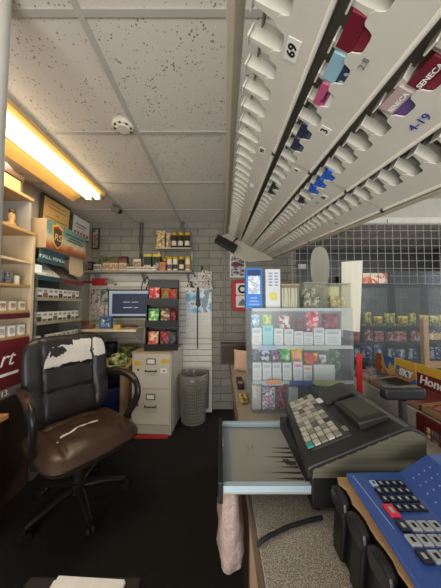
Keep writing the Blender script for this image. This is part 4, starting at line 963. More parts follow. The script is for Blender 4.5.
# ------------------------------------------------------------------ filing cabinet, snack rack, wastebasket
F = thing('filing_cabinet', 'cream two-drawer metal filing cabinet with yellow stickers', 'cabinet', (-.72, 2.74, 0), (0, 0, R(-4)))
fm = mat('cabinet_putty', (200, 194, 178), .45, var=.06)
build(B().box(-.215, .215, -.25, .25, .0, .855), 'carcass', fm, F, bevel=.004)
build(B().box(-.22, .22, -.262, .255, .8555, .868), 'top', wood_mat('cabinet_top_tan', (176, 152, 120), .85), F, bevel=.003)
for z0, z1 in ((.485, .845), (.115, .475)):
    d = build(B().box(-.203, .203, -.263, -.2505, z0, z1), 'drawer', fm, F, bevel=.004)
    zc = z0+.225
    build(B().tube([(-.06, -.264, zc-.035), (-.06, -.285, zc-.04), (.06, -.285, zc-.04), (.06, -.264, zc-.035)], .007, 8), 'handle', mat('dark_handle', (66, 62, 58), .4), d, smooth=50)
    build(B().box(-.05, .05, -.268, -.2632, zc+.03, zc+.09, 0).box(-.04, .04, -.2688, -.2682, zc+.038, zc+.082, 1), 'label_holder', [mat('dark_handle', (66, 62, 58), .4), paper], d)
    build(B().lathe([(.010, 0), (.010, .006)], n=12).add([], []), 'lock', steel, d) if False else None
    b = B(); b.T = tr(-.14, -.2632, zc-.03) @ rx(R(90)); b.lathe([(.011, 0), (.011, .006)], n=12); build(b, 'lock', mat('dark_handle', (66, 62, 58), .4), d)
    if z0 > .4:
        build(B().box(-.185, -.115, -.2645, -.2632, zc+.015, zc+.06), 'yellow_sticker', mat('sticker_yellow', (222, 176, 40), .5), d)
        build(B().box(.11, .195, -.2645, -.2632, zc+.045, zc+.085), 'yellow_sticker', mat('sticker_yellow', (222, 176, 40), .5), d)
        build(B().box(.10, .17, -.2645, -.2632, zc-.06, zc-.01, 0).box(.13, .15, -.2652, -.2646, zc-.045, zc-.03, 1), 'white_sticker', [paper, inkblack], d)
build(B().box(-.203, .203, -.258, -.2505, .015, .105), 'plinth', mat('cabinet_base', (176, 170, 156), .5), F)
o = build(B().box(-.93, -.54, 2.42, 2.465, .001, .016), 'red_mat', mat('red_board', (176, 40, 40), .6), loc=(-.75, 2.40, 0), world=True); tag(o, 'flat red board on the floor at the foot of the filing cabinet', 'board')

SR = thing('snack_rack', 'black tiered countertop display rack of snack bags on the filing cabinet', 'rack', (-.67, 2.70, .8685), (0, 0, R(8)))
rk = mat('rack_black', (30, 30, 31), .45)
build(B().box(-.17, .17, .085, .10, 0, .80), 'back_panel', rk, SR, bevel=.002)
for x in (-.175, .175): build(B().prism([(-.14, 0), (.10, 0), (.10, .80), (.03, .80), (.03, .62), (-.10, .50), (-.10, .34), (-.14, .22)], 'x', x-.004, x+.004), 'side_panel', rk, SR)
for z in (.0, .255, .50): build(B().box(-.17, .17, -.16 if z < .1 else -.13, .084, z, z+.012).prism([(-.165 if z < .1 else -.135, z), (-.158 if z < .1 else -.128, z), (-.168 if z < .1 else -.138, z+.075), (-.175 if z < .1 else -.145, z+.075)], 'x', -.182, .182), 'tier', rk, SR)
build(B().box(-.172, .172, .0, .015, .70, .80), 'header', mat('rack_header', (46, 46, 48), .4), SR, bevel=.003)
redbag = [(176, 30, 44), (206, 60, 70), (226, 190, 190)]; grnbag = [(60, 150, 60), (100, 190, 80), (226, 230, 210)]; dk_ = [(60, 24, 28), (150, 40, 44), (34, 30, 32)]
LR = WM[SR]
for x, z, cols, lab, w, h in ((-.095, .512, redbag, 'red snack bag at left of the top tier of the black rack', .12, .19), (.03, .512, [(150, 40, 40), (120, 130, 60), (206, 60, 70)], 'red and olive snack bag mid top tier of the black rack', .10, .18), (.12, .512, redbag[::-1][1:]+[(120, 110, 70)], 'pinkish red snack bag at right of the top tier of the black rack', .09, .17),
                              (-.10, .267, grnbag, 'green snack bag at left of the middle tier of the black rack', .12, .19), (.03, .267, [(70, 140, 60), (150, 50, 50), (200, 206, 180)], 'green and red snack bag mid middle tier of the black rack', .11, .19), (.12, .267, dk_, 'dark red snack bag at right of the middle tier of the black rack', .09, .18),
                              (-.10, .012, [(190, 50, 40), (220, 110, 70), (230, 200, 170)], 'orange red snack bag at left of the bottom tier of the black rack', .12, .19), (.03, .012, [(40, 34, 36), (170, 40, 50), (120, 120, 124)], 'black and red snack bag mid bottom tier of the black rack', .11, .19), (.12, .012, [(40, 36, 40), (90, 96, 100), (60, 40, 44)], 'charcoal snack bag at right of the bottom tier of the black rack', .09, .18)):
    p = LR @ Vector((x, -.065 if z > .1 else -.09, z+.001)); pouchthing('snack_bag', p.x, p.y, p.z, w, h, .055, printed('snk_'+lab[:30].replace(' ', '_'), cols, 26), lab, 'snack bag', rot=R(8), lean=R(-6))

WB = thing('wastebasket', 'round grey mesh wastebasket with a clear plastic liner beside the filing cabinet', 'wastebasket', (-.325, 2.80, .001))
b = B()
n = 44
mesh_m = mat('mesh_grey', (142, 140, 130), .4, .4)
for k in range(n):
    a = 2*math.pi*k/n
    b.tube([(.138*math.cos(a), .138*math.sin(a), .01), (.164*math.cos(a), .164*math.sin(a), .54)], .0035, 5)
for j in range(16):
    t = j/15; r = .138+.026*t
    b.tube([(r*math.cos(2*math.pi*k/32), r*math.sin(2*math.pi*k/32), .012+.525*t) for k in range(33)], .003, 5)
build(b, 'mesh_wall', mesh_m, WB)
build(B().lathe([(.14, 0), (.14, .012)], n=28), 'bottom', mesh_m, WB)
build(B().lathe([(.170, .53), (.170, .545), (.162, .545), (.162, .53)], n=32, cap=False), 'rim', mat('basket_rim', (120, 118, 108), .4), WB, smooth=30)
lin_ = []
for j, (r, z) in enumerate(((.173, .40), (.175, .47), (.176, .548), (.165, .556), (.158, .54), (.150, .35), (.132, .03))):
    lin_.append([(r*(1+.012*math.sin(9*a+j*1.3))*math.cos(a), r*(1+.012*math.sin(9*a+j*1.3))*math.sin(a), z+(.018*math.sin(5*a) if j == 0 else 0)) for a in [2*math.pi*k/48 for k in range(48)]])
build(B().loft(lin_, cap=False), 'liner', clear('liner_plastic', (226, 226, 222), .12, .16, (222, 220, 212)), WB, smooth=60)
FR = thing('leaning_frame', 'white picture frame leaning on the wall behind the wastebasket', 'frame', (-.33, 3.0, .0), (R(-6), 0, 0))
b = B()
b.box(-.22, -.185, 0, .02, .001, .56).box(.18, .22, 0, .02, .001, .56).box(-.185, .18, 0, .02, .001, .04).box(-.185, .18, 0, .02, .52, .56)
build(b, 'frame', mat('frame_white', (214, 210, 198), .5), FR)
build(B().box(-.185, .18, .006, .014, .04, .52), 'picture', mat('frame_picture', (110, 112, 110), .5, var=.4, scale=6), FR)

# ------------------------------------------------------------------ left side: bookshelf and tobacco display
BK = thing('left_bookcase', 'light wooden bookcase with grey back along the left wall', 'bookcase', (-1.61, 1.45, 0))
bk = mat('bookcase_grey_back', (150, 148, 142), .6)
build(B().box(-1.735, -1.48, 1.795, 1.822, .735, 1.92), 'side_panel', oakz, BK, world=True, bevel=.002)
build(B().box(-1.735, -1.72, .70, 1.794, .735, 1.92), 'back_panel', bk, BK, world=True)
build(B().box(-1.735, -1.485, 1.405, 1.822, 0, .7345), 'base', mat('low_cabinet_brown', (70, 54, 44), .6), BK, world=True)
build(B().box(-1.735, -1.475, .70, 1.825, 1.921, 1.945), 'top_board', oak, BK, world=True, bevel=.003)
for z in (1.71, 1.525, 1.335, 1.15): build(B().box(-1.72, -1.485, .70, 1.794, z-.018, z), 'shelf', oak if z < 1.6 else wood_mat('pale_shelf_edge', (200, 182, 152), .85, axis=1), BK, world=True, bevel=.002)
build(B().box(-1.484, -1.479, 1.0, 1.79, 1.275, 1.312), 'price_strip', mat('strip_maroon', (92, 34, 38), .5), BK, world=True)
hu = build(B().box(-1.735, -1.73, .70, 1.79, 1.946, 2.19).box(-1.735, -1.50, 1.775, 1.793, 1.946, 2.19), 'hutch', bk, BK, world=True)
build(B().box(-1.735, -1.485, .70, 1.80, 2.191, 2.215), 'hutch_top', oak, BK, world=True, bevel=.003)
build(B().box(-1.735, -1.55, .70, 1.77, 1.9455, 1.975), 'hutch_step', walnut, BK, world=True, bevel=.008)
PO = thing('maroon_poster', 'maroon advertising panel with white script letters below the bookcase shelves', 'poster', (-1.475, 1.5, .6))
build(B().box(-1.482, -1.474, 1.10, 1.785, .80, 1.13), 'panel', mat('poster_maroon', (104, 30, 40), .5), PO, world=True)
build(B().box(-1.482, -1.474, 1.10, 1.785, .736, .798), 'price_panel', mat('poster_grey', (120, 116, 112), .6), PO, world=True)
build(B().text('rt', .15, tr(-1.473, 1.60, 1.0) @ LEFTWALL, .0008, shear=.35, align='CENTER'), 'lettering', inkwhite, PO, world=True)
build(B().box(-1.4738, -1.473, 1.45, 1.70, .885, .905), 'white_line', inkwhite, PO, world=True)
build(B().text('13.', .055, tr(-1.473, 1.60, .768) @ LEFTWALL, .0008), 'price', inkwhite, PO, world=True)

TZ2 = 2.2155
CK = thing('carved_clock', 'dark carved wooden mantel piece with orange face on top of the bookcase', 'ornament', (-1.53, 1.60, TZ2))
build(B().box(-1.57, -1.50, 1.44, 1.69, TZ2, TZ2+.085), 'face', mat('clock_orange', (206, 150, 100), .5), CK, world=True, bevel=.004)
build(B().prism([(1.42, TZ2+.0855), (1.69, TZ2+.0855), (1.715, TZ2+.11), (1.69, TZ2+.135), (1.63, TZ2+.125), (1.56, TZ2+.155), (1.48, TZ2+.125), (1.41, TZ2+.12)], 'x', -1.58, -1.49), 'carved_top', walnut, CK, world=True, bevel=.006)
build(B().tube([(-1.53, 1.715, TZ2), (-1.53, 1.72, TZ2+.08), (-1.53, 1.735, TZ2+.16)], [.022, .016, .022], 10), 'post', walnut, CK, world=True)
PF = thing('small_grey_frame', 'small grey framed picture standing at the end of the bookcase top', 'frame', (-1.58, 1.76, TZ2))
build(B().box(-1.60, -1.585, 1.70, 1.798, TZ2, TZ2+.15), 'frame', mat('pewter_frame', (130, 128, 122), .5), PF, world=True)
build(B().box(-1.5848, -1.5835, 1.71, 1.788, TZ2+.012, TZ2+.138), 'picture', paper, PF, world=True)
FG = thing('figurine', 'small tan figurine in the dark recess of the bookcase hutch', 'figurine', (-1.585, 1.715, 1.9755))
build(B().lathe([(.03, 0), (.032, .015), (.018, .03), (.026, .06), (.022, .085), (.01, .095)], n=14), 'body', mat('figurine_tan', (176, 140, 96), .5), FG, smooth=60)
build(B().ball((0, 0, .112), .018, 8), 'head', mat('figurine_dark', (96, 74, 56), .5), FG, smooth=60)
for y in (1.50, 1.57, 1.64):
    o = build(B().lathe([(.03, 0), (.032, .004), (.032, .075), (.03, .08)], n=16), 'patterned_tin', printed('tin_pattern', [(44, 46, 50), (120, 122, 124), (60, 62, 66)], 60), loc=(-1.53, y, 1.5255), smooth=40)
    tag(o, 'round dark patterned tin beside the candle on the bookcase shelf', 'tin', 'dark patterned tins on the bookcase shelf')
CN = thing('candle', 'short cream candle at the right end of the bookcase shelf', 'candle', (-1.525, 1.71, 1.5255))
build(B().lathe([(.02, 0), (.021, .065), (.012, .066)], n=16), 'wax', cream, CN, smooth=40); build(B().tube([(0, 0, .066), (.001, 0, .076)], .0015, 6), 'wick', inkblack, CN)
for i, y in enumerate((1.50, 1.58, 1.66, 1.74)):
    o = build(B().box(-.015, .015, -.025, .025, 0, .065, 0).box(.0152, .0158, -.018, .018, .02, .05, 1), 'tobacco_pack', [cream, printed('pack_face_a', [(206, 196, 170), (150, 130, 100)], 60)], loc=(-1.51, y, 1.3355)); tag(o, 'cream tobacco pack in the row above the maroon strip in the bookcase', 'pack', 'cream packs above the maroon strip')
    o = build(B().box(-.015, .015, -.025, .025, 0, .075, 0).box(.0152, .0158, -.018, .018, .02, .06, 1), 'tobacco_pack', [paper, printed('pack_face_b', [(220, 218, 210), (170, 168, 160)], 60)], loc=(-1.51, y, 1.1505)); tag(o, 'white tobacco pack on the lowest bookcase shelf above the maroon poster', 'pack', 'white packs above the maroon poster')

# tobacco display
TD = thing('tobacco_display', 'tall left wall tobacco pack display with clear shelves and teal header plate', 'display', (-1.60, 2.12, 0))
dsp = mat('display_dark', (98, 95, 88), .5)
build(B().box(-1.735, -1.71, 1.845, 2.43, .60, 1.84), 'back_panel', dsp, TD, world=True)
for y in (1.838, 2.43): build(B().box(-1.735, -1.47, y, y+.01, .60, 1.62), 'side_panel', clear('display_side', (226, 228, 224), .05, .1), TD, world=True)
for z in (1.425, 1.225, 1.03): 
    s = build(B().box(-1.709, -1.475, 1.849, 2.429, z-.012, z), 'shelf', mat('display_shelf_tan', (150, 138, 110), .5), TD, world=True)
    build(B().box(-1.474, -1.470, 1.849, 2.429, z-.016, z+.012), 'shelf_lip', mat('display_lip', (160, 152, 128), .4), s, world=True)
build(B().box(-1.735, -1.48, 1.85, 2.43, 0, .599), 'base', dsp, TD, world=True)
build(B().prism([(-1.47, 1.585), (-1.47, 1.60), (-1.70, 1.80), (-1.70, 1.785)], 'y', 1.85, 2.42), 'slanted_shelf', dsp, TD, world=True)
build(B().box(-1.469, -1.455, 1.83, 2.13, 1.575, 1.615), 'teal_lip', mat('lip_teal', (44, 74, 84), .5), TD, world=True)
build(B().box(-1.469, -1.455, 2.131, 2.44, 1.575, 1.610), 'maroon_lip', mat('lip_maroon', (120, 40, 48), .5), TD, world=True)
th_ = math.atan2(.20, .23)
plate = build(B().prism([(-1.49, 1.728), (-1.485, 1.728), (-1.47, 1.838), (-1.475, 1.838)], 'y', 1.86, 2.16), 'teal_plate', mat('plate_teal', (72, 108, 112), .5), TD, world=True)
build(B().text('PALL MALL', .062, tr(-1.4762, 2.01, 1.783) @ rz(R(90)) @ rx(R(90-8)), .0018, bold=.0008), 'lettering', mat('plate_lettering', (206, 220, 214), .5), plate, world=True)
for k in range(6):
    y = 1.875+.042*k; o = build(B().prism([(-1.475, 1.603), (-1.475, 1.632), (-1.66, 1.793), (-1.66, 1.764)], 'y', y-.016, y+.016), 'cigar_carton', mat('cigar_white', (206, 204, 196), .5), loc=(-1.56, y, 1.6), world=True, bevel=.002)
    tag(o, 'long white carton leaning on the slanted shelf of the tobacco display', 'carton', 'white cartons on the slanted tobacco shelf')
for k in range(5):
    y = 2.15+.055*k; o = build(B().prism([(-1.475, 1.603), (-1.475, 1.626), (-1.66, 1.787), (-1.66, 1.764)], 'y', y-.024, y+.024), 'cigar_carton', mat('cigar_grey', (110, 100, 94), .5), loc=(-1.56, y, 1.6), world=True, bevel=.002)
    tag(o, 'brownish grey carton leaning on the slanted shelf of the tobacco display', 'carton', 'brown-grey cartons on the slanted tobacco shelf')
for z, nm in ((1.425, 'top'), (1.225, 'middle'), (1.03, 'bottom')):
    for k in range(9):
        y = 1.885+.062*k
        if nm == 'bottom' and k == 1: continue
        b = B().box(-.012, .012, -.026, .026, 0, .088, 0).box(.0122, .0126, -.026, .026, .0, .030 if (k+int(z*10)) % 3 else .05, 1).box(.0122, .0126, -.018, .018, .055, .075, 2)
        o = build(b, 'tobacco_pack', [mat('tob_white', (224, 222, 214), .45), mat('tob_dark_%d' % (k % 2), ((70, 68, 66), (120, 104, 90))[k % 2], .45), mat('tob_mark', (150, 146, 140), .5)], loc=(-1.495, y, z+.0005))
        tag(o, 'white topped tobacco pack standing in the %s row of the left wall tobacco display' % nm, 'pack', 'tobacco packs in the %s display row' % nm)
# header sign
HS = thing('header_sign', 'landscape printed header sign with a yellow shield emblem above the tobacco display', 'sign', (-1.5, 2.12, 1.84))
build(B().box(-1.66, -1.425, 1.855, 2.405, 1.8405, 2.085), 'sign_body', mat('sign_end_tan', (176, 152, 122), .5), HS, world=True, bevel=.003)
def grad_mat():
    m, t, b, o = nt('landscape_print'); n = t.nodes; L_ = t.links
    tc = n.new('ShaderNodeTexCoord'); sp_ = n.new('ShaderNodeSeparateXYZ'); L_.new(tc.outputs['Generated'], sp_.inputs[0])
    no = n.new('ShaderNodeTexNoise'); no.inputs['Scale'].default_value = 12; no.inputs['Detail'].default_value = 5; L_.new(tc.outputs['Object'], no.inputs['Vector'])
    ad = n.new('ShaderNodeMath'); ad.operation = 'MULTIPLY_ADD'; ad.inputs[1].default_value = .45; L_.new(no.outputs[0], ad.inputs[0]); L_.new(sp_.outputs[2], ad.inputs[2])
    cr_ = n.new('ShaderNodeValToRGB'); L_.new(ad.outputs[0], cr_.inputs[0]); e = cr_.color_ramp.elements
    e[0].position = .2; e[0].color = lin((112, 62, 44)); e[1].position = 1.0; e[1].color = lin((96, 132, 130))
    for p, c in ((.40, (168, 98, 66)), (.52, (190, 150, 110)), (.62, (200, 190, 160)), (.8, (130, 156, 150))): q = e.new(p); q.color = lin(c)
    L_.new(cr_.outputs[0], b.inputs['Base Color']); b.inputs['Roughness'].default_value = .4; return m
ff = build(B().box(-1.4248, -1.4225, 1.86, 2.40, 1.845, 2.08), 'printed_face', grad_mat(), HS, world=True)
def shield(s, y, z): return [(y+s*a, z+s*c) for a, c in ((-.065, .085), (-.03, .095), (0, .11), (.03, .095), (.065, .085), (.06, 0), (.045, -.07), (0, -.11), (-.045, -.07), (-.06, 0))]
build(B().prism(shield(1, 1.985, 1.965), 'x', -1.4222, -1.4205), 'shield_border', mat('shield_yellow', (224, 180, 60), .4), ff, world=True)
build(B().prism(shield(.86, 1.985, 1.965), 'x', -1.4203, -1.4195), 'shield_field', mat('shield_red', (170, 60, 46), .4), ff, world=True)
build(B().prism(shield(.78, 1.985, 1.955), 'x', -1.4193, -1.4188), 'shield_center', mat('shield_dark', (70, 70, 62), .4), ff, world=True)
build(B().text('RS', .085, tr(-1.4186, 1.985, 1.955) @ LEFTWALL, .0006, shear=.1), 'shield_letters', mat('shield_letter', (206, 180, 130), .4), ff, world=True)
b = B()
for z, y0, y1 in ((2.02, 2.10, 2.36), (1.99, 2.14, 2.33), (1.965, 2.11, 2.36)):
    y = y0
    while y < y1: w = random.uniform(.012, .03); b.box(-1.4222, -1.4214, y, min(y1, y+w), z, z+.014); y += w+.008
build(b, 'print_line', mat('header_print', (60, 56, 48), .5), ff, world=True)
tag(build(B().add([(-1.452, 2.20, 1.84), (-1.452, 2.40, 1.84), (-1.45, 2.42, 1.70), (-1.45, 2.36, 1.655), (-1.45, 2.20, 1.67), (-1.45, 2.19, 1.74), (-1.454, 2.20, 1.84), (-1.454, 2.40, 1.84), (-1.452, 2.42, 1.70), (-1.452, 2.36, 1.655), (-1.452, 2.20, 1.67), (-1.452, 2.19, 1.74)],
    [(0,5,4,3,2,1), (6,7,8,9,10,11)]+[(i, (i+1) % 6, (i+1) % 6+6, i+6) for i in range(6)]), 'paper_tag', mat('tag_cream', (206, 184, 150), .7), loc=(-1.45, 2.3, 1.83), world=True), 'cream paper tag hanging below the header sign beside the teal plate', 'tag')
tag(build(B().box(-1.50, -1.484, 1.832, 1.90, 1.635, 1.70), 'white_card', emit('card_white_glow', (236, 238, 240), .25), loc=(-1.49, 1.86, 1.64), world=True), 'small white card with a slight added glow at the left end of the tobacco display', 'card')  # card brightened by a faint emission in its material
# certificates
CE = thing('certificate', 'large dark framed yellow certificate on the left wall above the header sign', 'certificate', (-1.73, 2.36, 2.12), (0, R(3), 0))
build(B().box(0, .018, -.21, .21, 0, .335), 'frame', mat('cert_frame', (70, 58, 46), .5), CE, bevel=.004)
pg = build(B().box(.0182, .0195, -.185, .185, .025, .31), 'page', mat('cert_yellow', (226, 190, 120), .6), CE)
b = B()
for k, (w, z) in enumerate(((.10, .26), (.13, .22), (.02, .17), (.15, .12), (.15, .10))): b.box(.0196, .0200, -w, w, z, z+.008)
build(b, 'print_line', mat('cert_ink', (150, 110, 60), .6), pg)
C2 = thing('certificate', 'white framed certificate with red emblems on the left wall, nearer the corner', 'certificate', (-1.73, 2.79, 2.18), (0, R(3), 0))
build(B().box(0, .015, -.18, .18, 0, .26), 'frame', mat('cert_frame_grey', (96, 92, 84), .5), C2, bevel=.003)
pg = build(B().box(.0152, .0165, -.165, .165, .015, .245), 'page', paper, C2)
b = B()
for k in range(5): b.box(.0166, .0172, -.14+.06*k, -.10+.06*k, .03, .075)
build(b, 'emblem', mat('cert_red', (190, 80, 50), .5), pg)
build(B().box(.0166, .0170, -.12, .10, .15, .165).box(.0166, .0170, -.12, .06, .12, .13), 'print_line', inkgrey, pg)

# low cabinet at left edge
LC = thing('low_cabinet', 'low wooden topped cabinet at the left edge beside the office chair', 'cabinet', (-1.5, 1.05, 0))
build(B().box(-1.735, -1.26, .60, 1.40, .70, .73), 'top', wood_mat('orange_top', (190, 136, 86), .75, axis=1), LC, world=True, bevel=.003)
build(B().box(-1.735, -1.29, .62, 1.38, 0, .699), 'carcass', mat('low_cabinet_brown', (70, 54, 44), .6), LC, world=True)
build(B().box(-1.2898, -1.282, .95, 1.37, .36, .66), 'drawer', mat('low_cabinet_grey', (110, 110, 108), .5), LC, world=True, bevel=.003)
build(B().box(-1.2818, -1.28, 1.20, 1.32, .48, .56), 'label', paper, LC, world=True)
build(B().box(-1.2898, -1.282, .64, .93, .36, .66), 'drawer', mat('low_cabinet_grey', (110, 110, 108), .5), LC, world=True, bevel=.003)

# ------------------------------------------------------------------ office chair
OC = thing('office_chair', 'worn dark leather office chair with torn white patch on its backrest', 'chair', (-.987, 1.651, 0), (0, 0, R(53)))
leather = mat('chair_leather', (33, 29, 29), .42, var=.2, scale=7, bump=.12, bscale=90, spec=.5)
brownl = mat('seat_leather', (62, 44, 34), .36, var=.25, scale=6, bump=.12, bscale=90, spec=.5)
plast = mat('chair_plastic', (30, 29, 29), .35)
def groove(t, c, w): return math.exp(-((t-c)/w)**2)
def cushion(fn, n=44, m=36):
    b = B(); top = [[fn(-1+2*i/n, -1+2*j/m, 1) for i in range(n+1)] for j in range(m+1)]; bot = [[fn(-1+2*i/n, -1+2*j/m, -1) for i in range(n+1)] for j in range(m+1)]
    w = n+1; vs = [p for r in top for p in r]+[p for r in bot for p in r]; o = w*(m+1); fs = []
    for j in range(m):
        for i in range(n): a = j*w+i; fs += [(a, a+1, a+w+1, a+w), (o+a, o+a+w, o+a+w+1, o+a+1)]
    for i in range(n): fs += [(i, o+i, o+i+1, i+1), (m*w+i, m*w+i+1, o+m*w+i+1, o+m*w+i)]
    for j in range(m): fs += [(j*w, (j+1)*w, o+(j+1)*w, o+j*w), (j*w+n, o+j*w+n, o+(j+1)*w+n, (j+1)*w+n)]
    return b.add(vs, fs)
def sq(u, v, k=.12):                                    # rounded-square outline
    r = max(abs(u), abs(v)); 
    if r == 0: return u, v
    p = 5; L_ = (abs(u)**p+abs(v)**p)**(1/p); return u*r/L_, v*r/L_
def seatf(u, v, s):
    r = max(abs(u), abs(v)); a, c = sq(u, v); e = (1-r**6)**.5
    z = .485
    if s > 0:
        top = .062*e - .013*(groove(abs(a), .60, .05)+groove(c, .42, .05)*(abs(a) < .62))*(1-r**4) + .012*math.cos(a*2.4)*(1-r**2) + .006*math.sin(9*a+4*c)*math.sin(6*c)*(1-r**2)
        z += top
    else: z -= .075*e
    z -= .055*max(0, -c-.45)**1.6*1.3                    # waterfall front
    return (a*.295, c*.285-.045, z)
se = build(cushion(seatf), 'seat', brownl, OC, smooth=70)
build(B().tube([(sq(math.cos(t)*1.0/max(abs(math.cos(t)), abs(math.sin(t))), math.sin(t)/max(abs(math.cos(t)), abs(math.sin(t))))[0]*.296, sq(math.cos(t)/max(abs(math.cos(t)), abs(math.sin(t))), math.sin(t)/max(abs(math.cos(t)), abs(math.sin(t))))[1]*.286-.045,
     .485-.055*max(0, -sq(math.cos(t)/max(abs(math.cos(t)), abs(math.sin(t))), math.sin(t)/max(abs(math.cos(t)), abs(math.sin(t))))[1]-.45)**1.6*1.3) for t in [k*2*math.pi/72 for k in range(73)]], .006, 6), 'piping', leather, se, smooth=60)
# white tear across the seat, lying on its surface
def strip(fn, pts, w, lift):
    b = B(); rings = []
    for i, (u, v) in enumerate(pts):
        ww = w*(1+.35*math.sin(i*1.7)); p0 = fn(u-ww*.3, v-ww, 1); p1 = fn(u+ww*.3, v+ww, 1); rings.append([(p0[0], p0[1], p0[2]+lift), (p1[0], p1[1], p1[2]+lift)])
    return b.loft(rings, cap=False, closed=False)
torn = mat('torn_lining', (206, 202, 194), .9, var=.12, scale=30, bump=.3, bscale=150)
build(strip(seatf, [(-.52+.058*k, -.20+.006*k+.012*math.sin(k*1.3)) for k in range(15)], .038, .0035), 'torn_strip', torn, se)
build(strip(seatf, [(-.62+.02*k, -.30) for k in range(3)], .02, .0035), 'torn_strip', torn, se)
TIL = R(-11)
def backf(u, v, s):
    r = max(abs(u), abs(v)); a, c = sq(u, v); e = (1-r**7)**.5
    w = .285*(1+.02*c)
    th = .055*e
    if s > 0: th += (-.016*groove(abs(a), .60, .035) - .014*(groove(c, .22, .035)+groove(c, -.32, .035))*(abs(a) < .62) + .010*math.cos(a*2.2))*(1-r**5) + .004*math.sin(7*a+3*c)*math.sin(5*c+1)*(1-r**2)
    y = -th if s > 0 else th*.8
    y += .05*a*a*-1 + .02*c*c*-1                          # wraps forward at the sides
    z = c*.305
    yy = y*math.cos(TIL)-z*math.sin(TIL); zz = y*math.sin(TIL)+z*math.cos(TIL)
    return (a*w, .25+yy, .835+zz)
br_ = build(cushion(backf), 'backrest', leather, OC, smooth=70)
N = 130; pb = B(); vs = {}; fs = []
def fract(a, c): return .5*math.sin(11*a+3)+.35*math.sin(23*c+7*a)+.3*math.sin(31*a-17*c)+.2*math.sin(57*a+41*c)
def torn_at(a, c):
    f = fract(a, c)
    if abs(abs(a)-.60) < .028: return False
    lo = .30-.10*max(0, -a) + .04*f*.4 ; hi = (.84 if a < .6 else .90)+.03*f
    if a > .60: lo = .36+.02*f
    if a < -.60+.0: return False
    if a < -.5 and c > .62+.06*f: return False
    if a < .10 and c > .74-.12*(-a)+.07*f: return False
    if ((a+.30)/.20)**2+((c-.60)/.11)**2 < 1+.55*f: return False
    return lo < c < hi and a < .93
for j in range(N):
    for i in range(N):
        a = -1+2*(i+.5)/N; c = -1+2*(j+.5)/N
        if torn_at(a, c):
            q = []
            for di, dj in ((0, 0), (1, 0), (1, 1), (0, 1)):
                k = (i+di, j+dj)
                if k not in vs:
                    p = backf(-1+2*k[0]/N, -1+2*k[1]/N, 1); vs[k] = (len(vs), (p[0], p[1]-.0025, p[2]+.0005))
                q.append(vs[k][0])
            fs.append(tuple(q))
pb.add([p for _, p in sorted(vs.values())], fs)
build(pb, 'torn_patch', torn, br_, smooth=70)
build(cushion(lambda u, v, s: (lambda q: (q[0]*.93, q[1]+.035, q[2]))(backf(u*.96, v*.96, -1) if s < 0 else (lambda w: (w[0], w[1]+.02, w[2]))(backf(u*.96, v*.96, -1))), 20, 20), 'back_shell', plast, OC, smooth=60)
for s in (-1, 1):
    path = [(s*.285, .235, .79), (s*.305, .14, .815), (s*.318, .0, .825), (s*.322, -.12, .808), (s*.322, -.19, .765), (s*.318, -.205, .70), (s*.31, -.17, .62), (s*.295, -.12, .54), (s*.275, -.09, .43)]
    sm = []
    for i in range(len(path)-1):
        p0 = Vector(path[max(i-1, 0)]); p1 = Vector(path[i]); p2 = Vector(path[i+1]); p3 = Vector(path[min(i+2, len(path)-1)])
        for k in range(5):
            t = k/5; sm.append(tuple(.5*((2*p1)+(-p0+p2)*t+(2*p0-5*p1+4*p2-p3)*t*t+(-p0+3*p1-3*p2+p3)*t**3)))
    sm.append(path[-1])
    ar = build(B().tube(sm, .027, 12, flat=(1.1, .75), up=(1, 0, 0)), 'armrest', plast, OC, smooth=70)
    if True:
        build(B().tube([(s*.305, .12, .832), (s*.318, .0, .844), (s*.321, -.12, .828), (s*.322, -.175, .80)], [.02, .028, .028, .02], 12, flat=(.45, 1.0), up=(1, 0, 0)), 'arm_pad', brownl, ar, smooth=70)
build(B().box(-.12, .12, -.12, .14, .385, .418), 'seat_plate', plast, OC, bevel=.01)
build(B().tube([(0, .12, .40), (0, .27, .43), (0, .315, .60)], .03, 10, flat=(1.4, .5), up=(1, 0, 0)), 'back_bar', plast, OC, smooth=60)
build(B().lathe([(.045, .09), (.045, .15), (.03, .155), (.028, .27), (.018, .275), (.018, .385)], n=20), 'gas_column', mat('column_black', (40, 40, 41), .3), OC, smooth=40)
for k in range(5):
    a = R(-47+72*k-53); c_, s_ = math.cos(a), math.sin(a)
    lg = build(B().tube([(.03*c_, .03*s_, .125), (.14*c_, .14*s_, .118), (.30*c_, .30*s_, .082)], [.030, .026, .018], 10, flat=(1, .7)), 'base_leg', mat('base_black', (34, 32, 31), .35), OC, smooth=60)
    cs = B().tube([(.30*c_, .30*s_, .08), (.30*c_, .30*s_, .055)], .008, 8)
    for d in (-.014, .014):
        cx, cy = .30*c_-d*s_, .30*s_+d*c_
        cs.tube([(cx+.009*s_, cy-.009*c_, .029), (cx-.009*s_, cy+.009*c_, .029)], .028, 16)
    build(cs, 'caster', black, lg, smooth=40)

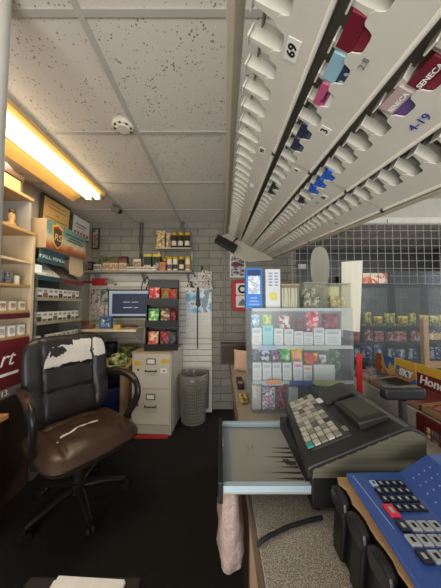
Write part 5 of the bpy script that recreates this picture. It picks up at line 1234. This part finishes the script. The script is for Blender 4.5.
# papers on a dark stool in the near foreground
ST = thing('low_stool', 'dark low stool at the bottom edge of the picture', 'stool', (-.45, .64, 0))
build(B().box(-.66, -.27, .46, .84, .40, .44), 'seat', mat('stool_dark', (36, 32, 30), .7), ST, world=True, bevel=.01)
for x in (-.63, -.30):
    for y in (.49, .81): build(B().box(x-.02, x+.02, y-.02, y+.02, 0, .3995), 'leg', mat('stool_dark', (36, 32, 30), .7), ST, world=True)
b = B()
for k in range(4):
    b.T = tr(-.445, .65, .4415+.0035*k) @ rz(R(-2+3*math.sin(k*2))); b.box(-.115, .115, -.14, .170, 0, .003)
tag(build(b, 'paper_stack', paper, loc=(-.445, .65, .4415), world=True), 'small stack of white paper on the low stool at bottom edge', 'paper')

# ------------------------------------------------------------------ light
def area(name, loc, target, size, sy, power, col):
    d = bpy.data.lights.new(name, 'AREA'); d.shape = 'RECTANGLE'; d.size = size; d.size_y = sy; d.energy = power; d.color = col
    o = bpy.data.objects.new(name, d); COL.objects.link(o); o.location = loc
    o.rotation_euler = (Vector(target)-Vector(loc)).to_track_quat('-Z', 'Y').to_euler(); return o
area('fluorescent_lamp', (-1.23, 1.55, 2.375), (-1.2, 1.55, 0), .16, 1.25, 11, (1.0, .86, .62))
area('shop_window_light', (4.1, .2, 1.5), (.3, 1.2, 1.0), 2.2, 1.6, 55, (.93, .97, 1.0))
area('added_front_fill', (-.2, -1.3, 1.0), (0, 1.4, 2.0), 2.2, 1.2, 52, (1.0, .97, .92))  # unseen fill added behind the camera to brighten rack and ceiling
area('shop_ceiling_lamp', (2.6, 3.3, 2.44), (2.6, 3.3, 0), 1.2, .3, 30, (1.0, .97, .9))
w = bpy.data.worlds.new('World'); scene.world = w; w.use_nodes = True
w.node_tree.nodes['Background'].inputs[0].default_value = (.80, .82, .85, 1); w.node_tree.nodes['Background'].inputs[1].default_value = .8

# ------------------------------------------------------------------ camera
cd = bpy.data.cameras.new('camera'); cam = bpy.data.objects.new('camera', cd); COL.objects.link(cam)
cd.sensor_fit = 'AUTO'; cd.sensor_width = 36; cd.lens = 36*230/588; cd.clip_start = .02
cam.location = (0, 0, H); cam.rotation_euler = (R(90+2.5), 0, 0)
scene.camera = cam
scene.view_settings.view_transform = 'Standard'
scene.view_settings.look = 'None'
scene.view_settings.exposure = .12
